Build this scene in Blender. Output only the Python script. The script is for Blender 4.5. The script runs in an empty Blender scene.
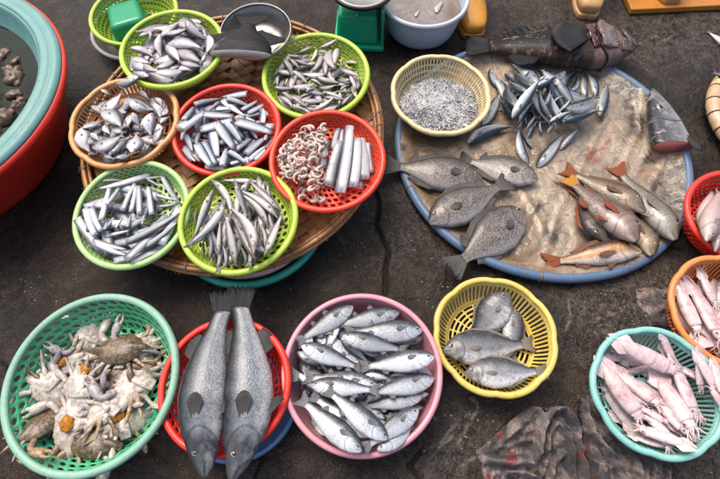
import bpy, math, random
import numpy as np
from mathutils import Matrix, Vector, noise as mnoise

C = bpy.context.scene.collection
SC = bpy.context.scene
rnd = random.Random(11)
R = math.radians

# ------------------------------------------------------------------ camera
TILT, FPX, CAMH = R(26.5), 480.0, 1.5           # 24 mm lens, held 1.5 m above the ground
cam = bpy.data.cameras.new('camera'); cam.lens = 24.0; cam.sensor_width = 36.0
cam.clip_start = 0.02; cam.clip_end = 400
camo = bpy.data.objects.new('camera', cam); C.objects.link(camo)
camo.location = (0, 0, CAMH); camo.rotation_euler = (TILT, 0, 0)
SC.camera = camo

# ------------------------------------------------------------------ sky and soft sun (overcast)
SUN_EL, SUN_AZ = R(62), R(-35)                  # azimuth from +Y, clockwise
w = bpy.data.worlds.new('World'); SC.world = w; w.use_nodes = True
wn = w.node_tree; bg = wn.nodes['Background']
sky = wn.nodes.new('ShaderNodeTexSky'); sky.sky_type = 'NISHITA'; sky.sun_disc = False
sky.sun_elevation = SUN_EL; sky.sun_rotation = SUN_AZ
sky.air_density = 1.0; sky.dust_density = 6.0; sky.ozone_density = 0.6
wn.links.new(sky.outputs[0], bg.inputs[0]); bg.inputs[1].default_value = 0.14
sl = bpy.data.lights.new('sun', 'SUN'); sl.energy = 1.2; sl.angle = R(32); sl.color = (1.0, 0.94, 0.86)
so = bpy.data.objects.new('sun', sl); C.objects.link(so)
sd = Vector((math.sin(SUN_AZ)*math.cos(SUN_EL), math.cos(SUN_AZ)*math.cos(SUN_EL), math.sin(SUN_EL)))
so.rotation_euler = sd.to_track_quat('Z', 'Y').to_euler()
SC.view_settings.view_transform = 'Standard'; SC.view_settings.look = 'None'
SC.view_settings.exposure = 0.78; SC.view_settings.gamma = 1.0
SC.view_settings.use_curve_mapping = False

# ------------------------------------------------------------------ photo measurements -> points in the place
def unp(px, py, z=0.0):
    """point at height z seen at photo pixel (px, py) of the 720 x 479 photograph"""
    dx, dy = (px-360)/FPX, -(py-239.5)/FPX
    D = np.array([dx, math.sin(TILT)+dy*math.cos(TILT), -math.cos(TILT)+dy*math.sin(TILT)])
    k = (z-CAMH)/D[2]
    return np.array([0, 0, CAMH])+k*D

# ------------------------------------------------------------------ numpy noise
def vnoise(x, y, seed=0):
    xi, yi = np.floor(x).astype(int), np.floor(y).astype(int)
    fx, fy = x-xi, y-yi
    fx, fy = fx*fx*(3-2*fx), fy*fy*(3-2*fy)
    def h(a, b):
        n = (a*374761393+b*668265263+seed*974634721) & 0x7fffffff
        n = ((n ^ (n >> 13))*1274126177) & 0x7fffffff
        return ((n ^ (n >> 16)) & 0xffff)/65535.0
    return (h(xi, yi)*(1-fx)+h(xi+1, yi)*fx)*(1-fy)+(h(xi, yi+1)*(1-fx)+h(xi+1, yi+1)*fx)*fy
def fbm(x, y, seed=0, octv=4):
    s, a, t = 0, 1.0, 0
    for k in range(octv):
        s = s+a*vnoise(x*2**k+k*17.3, y*2**k-k*9.1, seed+k); t += a; a *= .5
    return s/t
def poly_dist(x, y, pts):
    """distance from points to a polyline"""
    d = np.full(np.shape(x), 1e9)
    for (ax, ay), (bx, by) in zip(pts[:-1], pts[1:]):
        vx, vy = bx-ax, by-ay
        t = np.clip(((x-ax)*vx+(y-ay)*vy)/(vx*vx+vy*vy+1e-12), 0, 1)
        d = np.minimum(d, np.hypot(x-ax-t*vx, y-ay-t*vy))
    return d
def in_poly(x, y, pts):
    ins = np.zeros(np.shape(x), bool); n = len(pts)
    for i in range(n):
        (ax, ay), (bx, by) = pts[i], pts[(i+1) % n]
        c = ((ay > y) != (by > y)) & (x < (bx-ax)*(y-ay)/((by-ay) if by != ay else 1e-12)+ax)
        ins ^= c
    return ins
def sm(x, a, b):
    t = np.clip((x-a)/(b-a), 0, 1); return t*t*(3-2*t)
def pxline(pts, z=0.0):
    return [tuple(unp(a, b, z)[:2]) for a, b in pts]

# ------------------------------------------------------------------ materials
class NT:
    def __init__(s, name):
        s.m = bpy.data.materials.new(name); s.m.use_nodes = True
        s.t = s.m.node_tree; s.t.nodes.clear()
        s.out = s.n('OutputMaterial'); s.b = s.n('BsdfPrincipled')
        s.t.links.new(s.b.outputs[0], s.out.inputs[0])
    def n(s, typ, ins=None, **props):
        nd = s.t.nodes.new('ShaderNode'+typ)
        for k, v in props.items(): setattr(nd, k, v)
        if ins: s.set(nd, ins)
        return nd
    def set(s, nd, ins):
        for k, v in ins.items():
            sock = nd.inputs[k]
            if isinstance(v, bpy.types.NodeSocket): s.t.links.new(v, sock)
            elif isinstance(v, bpy.types.Node): s.t.links.new(v.outputs[0], sock)
            else:
                if isinstance(v, (tuple, list)) and len(v) == 3 and sock.type == 'RGBA': v = (*v, 1)
                sock.default_value = v
    def math(s, op, a, b=0.0, c=None, clamp=False):
        d = {0: a, 1: b}
        if c is not None: d[2] = c
        return s.n('Math', d, operation=op, use_clamp=clamp).outputs[0]
    def ramp(s, fac, stops, interp='LINEAR'):
        r = s.n('ValToRGB', {0: fac}); e = r.color_ramp.elements; r.color_ramp.interpolation = interp
        while len(e) < len(stops): e.new(.5)
        for k, (p, c) in enumerate(stops):
            e[k].position = p
            if not isinstance(c, (tuple, list)): c = (c, c, c)
            e[k].color = (*c[:3], 1)
        return r.outputs[0]
    def mix(s, fac, a, b, blend='MIX'):
        m = s.n('Mix', data_type='RGBA', blend_type=blend)
        s.set(m, {0: fac, 6: a, 7: b}); return m.outputs[2]
    def noise(s, vec, scale, detail=4, rough=.55, dist=0.0):
        return s.n('TexNoise', {'Vector': vec, 'Scale': scale, 'Detail': detail, 'Roughness': rough, 'Distortion': dist}).outputs[0]
    def bump(s, h, strength=.3, dist=.01, nrm=None):
        d = {'Height': h, 'Strength': strength, 'Distance': dist}
        if nrm is not None: d['Normal'] = nrm
        return s.n('Bump', d).outputs[0]
    def obj(s): return s.n('TexCoord').outputs['Object']
    def gen(s): return s.n('NewGeometry').outputs['Position']
    def rand(s): return s.n('ObjectInfo').outputs['Random']
    def attr(s, name): return s.n('Attribute', attribute_name=name).outputs['Fac']

def plastic(name, col, rough=.38, dirt=(.12, .09, .06), amt=.5, worn=None):
    t = NT(name); p = t.gen()
    n1 = t.noise(p, 14, 5, .6); n2 = t.noise(p, 90, 3, .6); n3 = t.noise(p, 300, 2)
    c = t.mix(t.math('MULTIPLY', t.ramp(n1, [(.42, 0.), (.75, 1.)]), .35), col, worn or tuple(min(1, x*1.5+.05) for x in col))
    d = t.math('MULTIPLY', t.ramp(n2, [(.55, 0.), (.78, 1.)]), amt)
    c = t.mix(d, c, dirt)
    sc = t.n('TexNoise', {'Vector': t.n('VectorMath', {0: p, 1: (1., 1., .15)}, operation='MULTIPLY').outputs[0], 'Scale': 130., 'Detail': 6., 'Roughness': .75, 'Distortion': 1.5}).outputs[0]
    c = t.mix(t.math('MULTIPLY', t.ramp(t.math('ABSOLUTE', t.math('SUBTRACT', sc, .5)), [(.004, .5), (.014, 0.)]), t.ramp(n1, [(.4, .2), (.6, 1.)])), c, tuple(min(.85, x*.7+.16) for x in col))
    fd = t.noise(p, 5, 4, .6); c = t.mix(t.ramp(fd, [(.5, 0.), (.72, .26)]), c, tuple(min(.8, x*.82+.045) for x in col))
    t.set(t.b, {'Base Color': c, 'Roughness': t.ramp(n1, [(.3, rough-.1), (.7, rough+.15)]), 'Specular IOR Level': .45,
                'Subsurface Weight': .0, 'Normal': t.bump(t.math('ADD', n2, t.math('MULTIPLY', n3, .4)), .12, .004)})
    return t.m

def fish_mat(name, back, side, belly, su=60, sv=22, amt=.35, rough=.3, metal=.35, stops=(.1, .38, .62, .84),
             spot=None, spot_scale=(40, 16), spot_thr=.42, ug=.25, gill=.45, blot=.25, blotcol=None, jit=.25, head=None, blot_edge=(.48, .7), blot_scale=2.3, coat=.38, spec=.3):
    if metal > .2:                                       # silver kinds: bright diffuse flank, little mirror
        side = tuple(min(.78, x*1.16) for x in side); belly = tuple(min(.8, x*1.18) for x in belly); metal *= .55
    t = NT(name)
    uv = t.n('UVMap').outputs[0]; sx = t.n('SeparateXYZ', {0: uv}); u, v = sx.outputs[0], sx.outputs[1]
    rd = t.rand()
    off = t.n('CombineXYZ', {0: t.math('MULTIPLY', rd, 37.), 1: t.math('MULTIPLY', rd, 91.), 2: t.math('MULTIPLY', rd, 13.)})
    uv3 = t.n('VectorMath', {0: uv, 1: (3.0, 1.0, 1.0)}, operation='MULTIPLY').outputs[0]
    uvr = t.n('VectorMath', {0: uv3, 1: off}, operation='ADD').outputs[0]
    nz = t.noise(uvr, 4.0, 5, .6); nf = t.noise(uvr, 26.0, 3, .6)
    tt = t.math('ADD', v, t.math('MULTIPLY', t.math('SUBTRACT', nz, .5), .26))
    lite = tuple(min(1., x*1.18) for x in side)
    c = t.ramp(tt, [(0., belly), (stops[0], belly), (stops[1], lite), (stops[2], side), (stops[3], back), (1., tuple(x*.8 for x in back))])
    sc = t.n('TexVoronoi', {'Vector': t.n('VectorMath', {0: uv, 1: (su, sv, 1.)}, operation='MULTIPLY').outputs[0], 'Scale': 1.0, 'Randomness': .62})
    bodym = t.n('MapRange', {0: u, 1: ug-.03, 2: ug+.05, 3: 0., 4: 1.}).outputs[0]
    sd_ = t.math('MULTIPLY', sc.outputs['Distance'], bodym)
    c = t.mix(t.math('MULTIPLY', t.ramp(sd_, [(.15, 0.), (.75, 1.)]), amt), c, tuple(x*.45 for x in back))
    if spot is not None:
        sp = t.n('TexVoronoi', {'Vector': t.n('VectorMath', {0: uv, 1: (*spot_scale, 1.)}, operation='MULTIPLY').outputs[0], 'Scale': 1.0, 'Randomness': .8})
        vm = t.n('MapRange', {0: v, 1: .05, 2: .3, 3: .25, 4: 1.}).outputs[0]
        k = t.math('MULTIPLY', t.ramp(sp.outputs['Distance'], [(spot_thr-.12, 1.), (spot_thr+.08, 0.)]), t.math('MULTIPLY', vm, .85))
        c = t.mix(k, c, spot)
    bl = t.math('MULTIPLY', t.ramp(t.noise(uvr, blot_scale, 4, .7), [(blot_edge[0], 0.), (blot_edge[1], 1.)]), blot)
    c = t.mix(bl, c, blotcol or tuple(x*.5 for x in side))
    if head is not None:
        c = t.mix(t.math('MULTIPLY', t.n('MapRange', {0: t.math('ADD', u, t.math('MULTIPLY', t.math('SUBTRACT', nf, .5), .12)), 1: ug-.05, 2: ug+.02, 3: 1., 4: 0.}).outputs[0], t.ramp(nz, [(.35, .45), (.6, 1.)])), c, head)
    # gill edge, mouth slit, lateral line
    vc = t.math('SUBTRACT', v, .45)
    g = t.math('ABSOLUTE', t.math('SUBTRACT', u, t.math('SUBTRACT', ug, t.math('MULTIPLY', t.math('MULTIPLY', vc, vc), .45))))
    gl = t.math('MULTIPLY', t.n('MapRange', {0: g, 1: .003, 2: .016, 3: 1., 4: 0.}).outputs[0], gill)
    g2 = t.math('ABSOLUTE', t.math('SUBTRACT', u, t.math('SUBTRACT', ug*.66, t.math('MULTIPLY', t.math('MULTIPLY', vc, vc), .55))))
    gl = t.math('MAXIMUM', gl, t.math('MULTIPLY', t.n('MapRange', {0: g2, 1: .002, 2: .012, 3: 1., 4: 0.}).outputs[0], gill*.55))
    m1 = t.math('ABSOLUTE', t.math('SUBTRACT', v, t.math('SUBTRACT', .43, t.math('MULTIPLY', u, 1.2))))
    ml = t.math('MULTIPLY', t.n('MapRange', {0: m1, 1: .015, 2: .05, 3: .8, 4: 0.}).outputs[0], t.n('MapRange', {0: u, 1: .06, 2: .085, 3: 1., 4: 0.}).outputs[0])
    c = t.mix(t.math('MAXIMUM', gl, ml), c, tuple(x*.25 for x in back))
    hd = t.math('MULTIPLY', t.n('MapRange', {0: u, 1: 0., 2: ug, 3: 1., 4: 0.}).outputs[0], t.ramp(nf, [(.45, 0.), (.65, .5)]))
    c = t.mix(hd, c, tuple(x*.6 for x in back))
    br = t.n('MapRange', {0: rd, 1: 0., 2: 1., 3: 1-jit, 4: 1+jit*.7}).outputs[0]
    c = t.n('HueSaturation', {'Color': c, 'Value': br, 'Saturation': 1.0, 'Hue': .5, 'Fac': 1.}).outputs[0]
    hgt = t.math('ADD', t.math('MULTIPLY', sd_, .6), t.math('ADD', t.math('MULTIPLY', nf, .4), t.math('MULTIPLY', gl, -1.0)))
    t.set(t.b, {'Base Color': c, 'Metallic': metal, 'Roughness': t.ramp(nz, [(.3, rough-.08), (.7, rough+.18)]),
                'Normal': t.bump(hgt, .35, .004), 'Coat Weight': coat, 'Coat Roughness': .13, 'Specular IOR Level': spec})
    return t.m

def fin_mat(name, col, tip=None, rays=40, rough=.4):
    t = NT(name); uv = t.n('UVMap').outputs[0]; sx = t.n('SeparateXYZ', {0: uv})
    wv = t.math('SINE', t.math('MULTIPLY', sx.outputs[0], rays*6.28))
    c = t.mix(sx.outputs[1], col, tip or tuple(x*.6 for x in col))
    c = t.mix(t.n('MapRange', {0: wv, 1: -1., 2: 1., 3: 0., 4: .5}).outputs[0], c, tuple(x*.5 for x in col))
    t.set(t.b, {'Base Color': c, 'Roughness': rough, 'Normal': t.bump(wv, .5, .003), 'Coat Weight': .04, 'Coat Roughness': .2, 'Specular IOR Level': .18})
    return t.m

def simple(name, col, rough=.5, metal=0., var=.3, scale=20, coat=0., dark=None, bump=.2, bdist=.004):
    t = NT(name); p = t.obj(); n1 = t.noise(p, scale, 5, .6); n2 = t.noise(p, scale*6, 3, .6)
    c = t.mix(t.math('MULTIPLY', t.ramp(n1, [(.35, 0.), (.7, 1.)]), var), col, dark or tuple(x*.45 for x in col))
    c = t.mix(t.math('MULTIPLY', t.ramp(n2, [(.5, 0.), (.75, 1.)]), var*.6), c, tuple(x*.6 for x in col))
    t.set(t.b, {'Base Color': c, 'Metallic': metal, 'Roughness': t.ramp(n1, [(.3, max(.02, rough-.1)), (.7, rough+.12)]),
                'Coat Weight': coat, 'Coat Roughness': .12, 'Normal': t.bump(t.math('ADD', n1, t.math('MULTIPLY', n2, .5)), bump, bdist)})
    return t.m

# ------------------------------------------------------------------ mesh helpers
def mesh(name, V, F, mats, uv=None, fm=None, smooth=True, attrs=None):
    me = bpy.data.meshes.new(name)
    me.from_pydata([tuple(map(float, p)) for p in V], [], [tuple(map(int, f)) for f in F])
    for m in (mats if isinstance(mats, (list, tuple)) else [mats]): me.materials.append(m)
    if fm is not None: me.polygons.foreach_set('material_index', list(fm))
    if smooth: me.polygons.foreach_set('use_smooth', [True]*len(me.polygons))
    if uv is not None:
        l = me.uv_layers.new(name='UVMap'); idx = np.empty(len(me.loops), int); me.loops.foreach_get('vertex_index', idx)
        l.data.foreach_set('uv', np.asarray(uv, float)[idx].ravel())
    for k, a in (attrs or {}).items():
        at = me.attributes.new(k, 'FLOAT', 'POINT'); at.data.foreach_set('value', np.asarray(a, float).ravel())
    me.update(); return me
class MB:
    """collects pieces of one mesh"""
    def __init__(s): s.V, s.F, s.U, s.M = [], [], [], []
    def add(s, V, F, uv=None, mi=0):
        o = len(s.V); V = list(V); s.V += [tuple(p) for p in V]
        s.F += [tuple(i+o for i in f) for f in F]
        s.U += [tuple(q) for q in uv] if uv is not None else [(0, 0)]*len(V)
        s.M += [mi]*len(F)
    def mesh(s, name, mats, smooth=True): return mesh(name, s.V, s.F, mats, s.U, s.M, smooth)
def link(name, me, parent=None, M=None):
    o = bpy.data.objects.new(name, me); C.objects.link(o)
    if parent is not None: o.parent = parent
    if M is not None: o.matrix_local = M
    return o
def tag(o, label, cat, group=None):
    o['label'] = label; o['category'] = cat
    if group: o['group'] = group
    return o
def thing(name, label, cat, M=None, group=None):
    o = bpy.data.objects.new(name, None); o.empty_display_size = .02; C.objects.link(o)
    if M is not None: o.matrix_world = M
    return tag(o, label, cat, group)
def struct(name, me, kind='structure'):
    o = link(name, me); o['kind'] = kind; return o

def grid_faces(nr, nc, close=True, flip=False):
    F = []
    for j in range(nr-1):
        for i in range(nc if close else nc-1):
            k = (i+1) % nc; f = (j*nc+i, j*nc+k, (j+1)*nc+k, (j+1)*nc+i)
            F.append(f[::-1] if flip else f)
    return F
def lathe(prof, n=96, closed=False, scal=None):
    V, U = [], []; m = len(prof)
    for j, (r, z) in enumerate(prof):
        for i in range(n):
            a = 2*math.pi*i/n; q = r*(scal(a, z) if scal else 1)
            V.append((q*math.cos(a), q*math.sin(a), z)); U.append((i/n, j/m))
    F = grid_faces(m, n)
    if closed:
        for i in range(n):
            k = (i+1) % n; F.append(((m-1)*n+i, (m-1)*n+k, k, i))
    return V, F, U
def catmull(P, n):
    P = np.asarray(P, float); k = len(P)
    if k == 2: return P[0]+(P[1]-P[0])*np.linspace(0, 1, n)[:, None]
    t = np.linspace(0, k-1, n); i = np.minimum(t.astype(int), k-2); f = (t-i)[:, None]
    p0, p1, p2, p3 = P[np.maximum(i-1, 0)], P[i], P[i+1], P[np.minimum(i+2, k-1)]
    return .5*(2*p1+(p2-p0)*f+(2*p0-5*p1+4*p2-p3)*f**2+(3*p1-p0-3*p2+p3)*f**3)
def tube(P, rad, n=8, m=None, cap=True, flat=1.0):
    """tapered tube along a smooth path; flat squashes it in the second frame axis"""
    P = np.asarray(P, float)
    if m is None: m = max(len(P), (len(P)-1)*4+1) if len(P) > 2 else 2
    Q = catmull(P, m) if m != len(P) else P
    rad = np.interp(np.linspace(0, 1, m), np.linspace(0, 1, len(rad)), rad)
    T = np.gradient(Q, axis=0); T /= np.linalg.norm(T, axis=1)[:, None]+1e-12
    up = np.array([0, 0, 1.]) if abs(T[0][2]) < .9 else np.array([1., 0, 0])
    V, U = [], []
    nrm = up-T[0]*(up@T[0]); nrm /= np.linalg.norm(nrm)
    for j in range(m):
        nrm = nrm-T[j]*(nrm@T[j]); nrm /= np.linalg.norm(nrm)+1e-12; bn = np.cross(T[j], nrm)
        for i in range(n):
            a = 2*math.pi*i/n
            V.append(Q[j]+rad[j]*(math.cos(a)*bn+math.sin(a)*nrm*flat)); U.append((j/(m-1), i/n))
    F = grid_faces(m, n)
    if cap:
        F.append(tuple(range(n))[::-1]); F.append(tuple((m-1)*n+i for i in range(n)))
    return V, F, U
def ball(c, r, n=12, m=8, M=None):
    """uv sphere, r may be a triple"""
    rr = np.array(r if isinstance(r, (tuple, list)) else (r, r, r)); V, U = [], []
    for j in range(m+1):
        th = math.pi*j/m
        for i in range(n):
            a = 2*math.pi*i/n
            V.append(np.array(c)+rr*np.array((math.sin(th)*math.cos(a), math.sin(th)*math.sin(a), math.cos(th)))); U.append((i/n, j/m))
    return V, grid_faces(m+1, n, flip=True), U
def box(x0, x1, y0, y1, z0, z1):
    V = [(x, y, z) for z in (z0, z1) for y in (y0, y1) for x in (x0, x1)]
    return V, [(0, 2, 3, 1), (4, 5, 7, 6), (0, 1, 5, 4), (2, 6, 7, 3), (0, 4, 6, 2), (1, 3, 7, 5)]
def bevel(o, w=.003, seg=2):
    m = o.modifiers.new('bevel', 'BEVEL'); m.width = w; m.segments = seg; m.limit_method = 'ANGLE'; return o
def solid(o, th=.0025, off=0.):
    m = o.modifiers.new('solid', 'SOLIDIFY'); m.thickness = th; m.offset = off; return o

# ------------------------------------------------------------------ height of everything placed so far (things are laid on it)
GX0, GX1, GY0, GY1, GR = -1.5, 1.9, -.35, 2.3, .004
HX, HY = int((GX1-GX0)/GR), int((GY1-GY0)/GR)
HF = np.zeros((HY, HX))
def splat(P):
    P = np.asarray(P); ix = ((P[:, 0]-GX0)/GR).astype(int); iy = ((P[:, 1]-GY0)/GR).astype(int)
    k = (ix >= 0) & (ix < HX) & (iy >= 0) & (iy < HY)
    np.maximum.at(HF, (iy[k], ix[k]), P[k, 2])
def hget(x, y):
    ix = np.clip(((np.asarray(x)-GX0)/GR).astype(int), 0, HX-1); iy = np.clip(((np.asarray(y)-GY0)/GR).astype(int), 0, HY-1)
    return HF[iy, ix]
def splat_lathe(prof, M, step=.003, scal=None):
    Mn = np.array(M); prof = np.array(prof, float); pts = []
    for (r0, z0), (r1, z1) in zip(prof[:-1], prof[1:]):
        n = max(2, int(math.hypot(r1-r0, z1-z0)/step)+1)
        for k in range(n):
            r = r0+(r1-r0)*k/(n-1); z = z0+(z1-z0)*k/(n-1); q = max(6, int(2*math.pi*abs(r)/step))
            a = np.arange(q)*2*math.pi/q; pts.append(np.stack([r*np.cos(a), r*np.sin(a), np.full(q, z)], 1))
    P = np.concatenate(pts); splat(P@Mn[:3, :3].T+Mn[:3, 3])
def tilted(cx, cy, zr, h, pitch=0., roll=0., yaw=0.):
    """frame of a vessel whose rim centre is (cx, cy, zr) and whose base lies h below it"""
    return Matrix.Translation((cx, cy, zr)) @ Matrix.Rotation(R(pitch), 4, 'X') @ Matrix.Rotation(R(roll), 4, 'Y') @ Matrix.Rotation(R(yaw), 4, 'Z') @ Matrix.Translation((0, 0, -h))
# ================================================================== GROUND
def ground_h(x, y):
    h = .006*(fbm(x*3.1+5, y*3.1, 3, 4)-.5)+.0035*(fbm(x*23, y*23, 9, 4)-.5)
    for k, (pts, wd, dp) in enumerate(CRACKS):
        wob = .010*(fbm(x*22, y*22, 40+k, 3)-.5)
        d = poly_dist(x+wob, y+wob, pts); h = h-dp*(1-sm(d, wd*.35, wd))
    for k, (pts, dz) in enumerate(SLABS):
        d = poly_dist(x, y, pts+pts[:1]); e = np.where(in_poly(x, y, pts), d, -d)+.012*(fbm(x*25, y*25, 70+k, 3)-.5)
        h = h+dz*sm(e, -.004, .008)
    return h
CRACKS = [(pxline([(376, 192), (379, 205), (376, 222), (382, 240), (389, 252), (385, 270), (386, 292)]), .009, .016),
          (pxline([(622, 243), (640, 241), (662, 244), (682, 250)]), .010, .014),
          (pxline([(662, 244), (664, 232), (668, 220)]), .006, .008),
          (pxline([(0, 362), (14, 378), (30, 388)]), .006, .010), (pxline([(380, 70), (398, 76), (402, 95)]), .005, .006),
          (pxline([(420, 452), (410, 465), (420, 479), (425, 495)]), .007, .012), (pxline([(252, 440), (262, 460), (250, 490)]), .006, .010)]
SLABS = [(pxline([(360, 462), (395, 448), (418, 448), (427, 462), (412, 490), (362, 492)]), -.006),
         (pxline([(388, 252), (378, 205), (395, 160), (420, 215), (450, 262), (440, 300), (388, 300)]), .004),
         (pxline([(600, 250), (720, 240), (730, 300), (640, 330), (560, 300)]), .005),
         (pxline([(0, 365), (30, 392), (40, 440), (170, 480), (160, 520), (-60, 520), (-60, 360)]), -.005)]
SCUFFS = [pxline(p) for p in ([(478, 406), (466, 430), (460, 446)], [(468, 412), (450, 430), (440, 442)], [(452, 436), (440, 448)], [(480, 452), (460, 470), (452, 485)],
          [(598, 318), (612, 315), (622, 311)], [(470, 398), (478, 402)], [(665, 42), (676, 33)], [(640, 44), (655, 36), (668, 40)], [(566, 300), (572, 318), (566, 330)], [(424, 408), (436, 420)],
          [(330, 222), (345, 245)], [(640, 300), (630, 312)])]
gs = .0065
gx = np.arange(-2.1, 2.3, gs); gy = np.arange(-.55, 2.5, gs); X, Y = np.meshgrid(gx, gy)
Z = ground_h(X, Y); edge = np.minimum(np.minimum(X+2.1, 2.3-X), np.minimum(Y+.55, 2.5-Y)); Z = Z*sm(edge, .01, .1)
scuff = np.zeros_like(X)
for k, p in enumerate(SCUFFS):
    d = poly_dist(X+.02*(fbm(X*30, Y*30, k, 2)-.5), Y, p); scuff = np.maximum(scuff, (1-sm(d, .001, .006))*sm(fbm(X*60, Y*60, 5, 3), .3, .55))
crev = np.zeros_like(X)
for pts, wd, dp in CRACKS: crev = np.maximum(crev, 1-sm(poly_dist(X+.012*(fbm(X*30, Y*30, 77, 3)-.5), Y, pts), wd*.4, wd*1.5))
pale = fbm(X*1.1+3.3, Y*1.1+1.7, 21, 3)

t = NT('wet_stone'); p = t.gen()
n0 = t.noise(p, 2.2, 5, .6, .4); n1 = t.noise(p, 9, 6, .68, .6); n2 = t.noise(p, 42, 5, .7); n3 = t.noise(p, 190, 3, .6)
c = t.ramp(n1, [(.34, (.0050, .0033, .0025)), (.47, (.0100, .0066, .0047)), (.57, (.0205, .0138, .0097)), (.70, (.046, .034, .025))])
c = t.mix(t.ramp(n0, [(.4, 0.), (.68, .55)]), c, (.030, .0185, .0112))
c = t.mix(t.math('MULTIPLY', t.attr('pale'), t.ramp(n2, [(.44, 0.), (.66, .75)])), c, (.075, .056, .042))
c = t.mix(t.ramp(n2, [(.30, .45), (.46, 0.)]), c, (.005, .004, .0035))
c = t.mix(t.math('MULTIPLY', t.ramp(n3, [(.59, 0.), (.68, .5)]), t.math('ADD', .35, t.attr('pale'))), c, (.16, .14, .12))
nv = t.noise(p, 17, 6, .75, 1.2); vein = t.ramp(t.math('ABSOLUTE', t.math('SUBTRACT', nv, .5)), [(.006, 1.), (.02, 0.)])
c = t.mix(t.math('MULTIPLY', vein, t.math('MULTIPLY', t.attr('pale'), .6)), c, (.15, .13, .11))
c = t.mix(t.math('MULTIPLY', t.ramp(t.math('ABSOLUTE', t.math('SUBTRACT', t.noise(p, 8, 6, .7, .9), .52)), [(.004, 1.), (.016, 0.)]), .75), c, (.004, .003, .0026))
vo = t.n('TexVoronoi', {'Vector': t.n('VectorMath', {0: p, 1: t.n('TexNoise', {'Vector': p, 'Scale': 6.}).outputs[1]}, operation='ADD').outputs[0], 'Scale': 75., 'Randomness': 1.})
fl = t.math('MULTIPLY', t.ramp(vo.outputs['Distance'], [(.10, 1.), (.20, 0.)]), t.ramp(n1, [(.48, 0.), (.60, .9)]))
c = t.mix(fl, c, (.30, .28, .255))
c = t.mix(t.math('MULTIPLY', t.attr('scuff'), .40), c, (.27, .24, .21))
c = t.mix(t.math('MULTIPLY', t.attr('crevice'), .8), c, (.004, .0035, .003))
rg = t.ramp(t.math('ADD', t.math('MULTIPLY', n0, .6), t.math('MULTIPLY', n2, .4)), [(.43, .20), (.56, .62)])
t.set(t.b, {'Base Color': c, 'Roughness': rg, 'Specular IOR Level': .2,
            'Normal': t.bump(t.math('ADD', t.math('ADD', n1, t.math('MULTIPLY', n2, .6)), t.math('MULTIPLY', n3, .2)), .7, .018)})
M_ground = t.m
V = np.stack([X.ravel(), Y.ravel(), Z.ravel()], 1); ny, nx = X.shape
I = np.arange(ny*nx).reshape(ny, nx); F = np.stack([I[:-1, :-1], I[:-1, 1:], I[1:, 1:], I[1:, :-1]], -1).reshape(-1, 4)
pm = np.clip(sm(pale, .42, .7)*sm(X, -.2, .35)+.12, 0, 1)
V = list(map(tuple, V)); F = list(map(tuple, F)); nb = len(V)
B = [(0, 0), (nx-1, 0), (nx-1, ny-1), (0, ny-1)]                 # the sheet runs on to the horizon
for s in (1, 12, 250):
    pass
far = [(-300, -300, 0), (300, -300, 0), (300, 300, 0), (-300, 300, 0)]
V += far; cor = [I[0, 0], I[0, -1], I[-1, -1], I[-1, 0]]
rings = [list(I[0, ::1]), list(I[:, -1]), list(I[-1, ::-1]), list(I[::-1, 0])]
for q in range(4):
    F.append(tuple([nb+q]+[nb+(q+1) % 4]+[int(a) for a in rings[q][::-1]]))
ex = [0.]*4
g = mesh('ground', V, F, M_ground, attrs={'scuff': list(scuff.ravel())+ex, 'crevice': list(crev.ravel())+ex, 'pale': list(pm.ravel())+[.3]*4})
struct('ground', g)

# ================================================================== VESSELS
def perf(na, nr, rf, zf, hole, shear=0., scal=None):
    """wall of na x nr cells along a path, each with a rounded opening"""
    V, F = [], []; nu, nv = 2*na, 2*nr+1; id0 = {}
    def pt(u, v):
        tt = v/nr; a = 2*math.pi*(u+shear*v)/na; r, z = rf(tt), zf(tt); q = r*(scal(a, z) if scal else 1)
        return (q*math.cos(a), q*math.sin(a), z)
    for j in range(nv):
        for i in range(nu):
            if i % 2 and j % 2: continue
            id0[i, j] = len(V); V.append(pt(i/2, j/2))
    for j in range(nr):
        ho = hole(j)
        for i in range(na):
            ring = [id0[a % nu, b] for a, b in ((2*i, 2*j), (2*i+1, 2*j), (2*i+2, 2*j), (2*i+2, 2*j+1), (2*i+2, 2*j+2), (2*i+1, 2*j+2), (2*i, 2*j+2), (2*i, 2*j+1))]
            if not ho: F.append(tuple(ring)); continue
            hu, hv, sq = ho; b0 = len(V)
            for k, (cu, cv) in enumerate(((-1, -1), (0, -1), (1, -1), (1, 0), (1, 1), (0, 1), (-1, 1), (-1, 0))):
                f = sq if cu and cv else 1.
                V.append(pt(i+.5+cu*hu*f/2, j+.5+cv*hv*f/2))
            for k in range(8): F.append((ring[k], ring[(k+1) % 8], b0+(k+1) % 8, b0+k))
    return V, F
def lobes(n, amp, ph=0.):
    return lambda a, z: 1-amp*(1-abs(math.sin(n*a/2+ph)))**1.6*min(1., max(0., z/.07))

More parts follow.
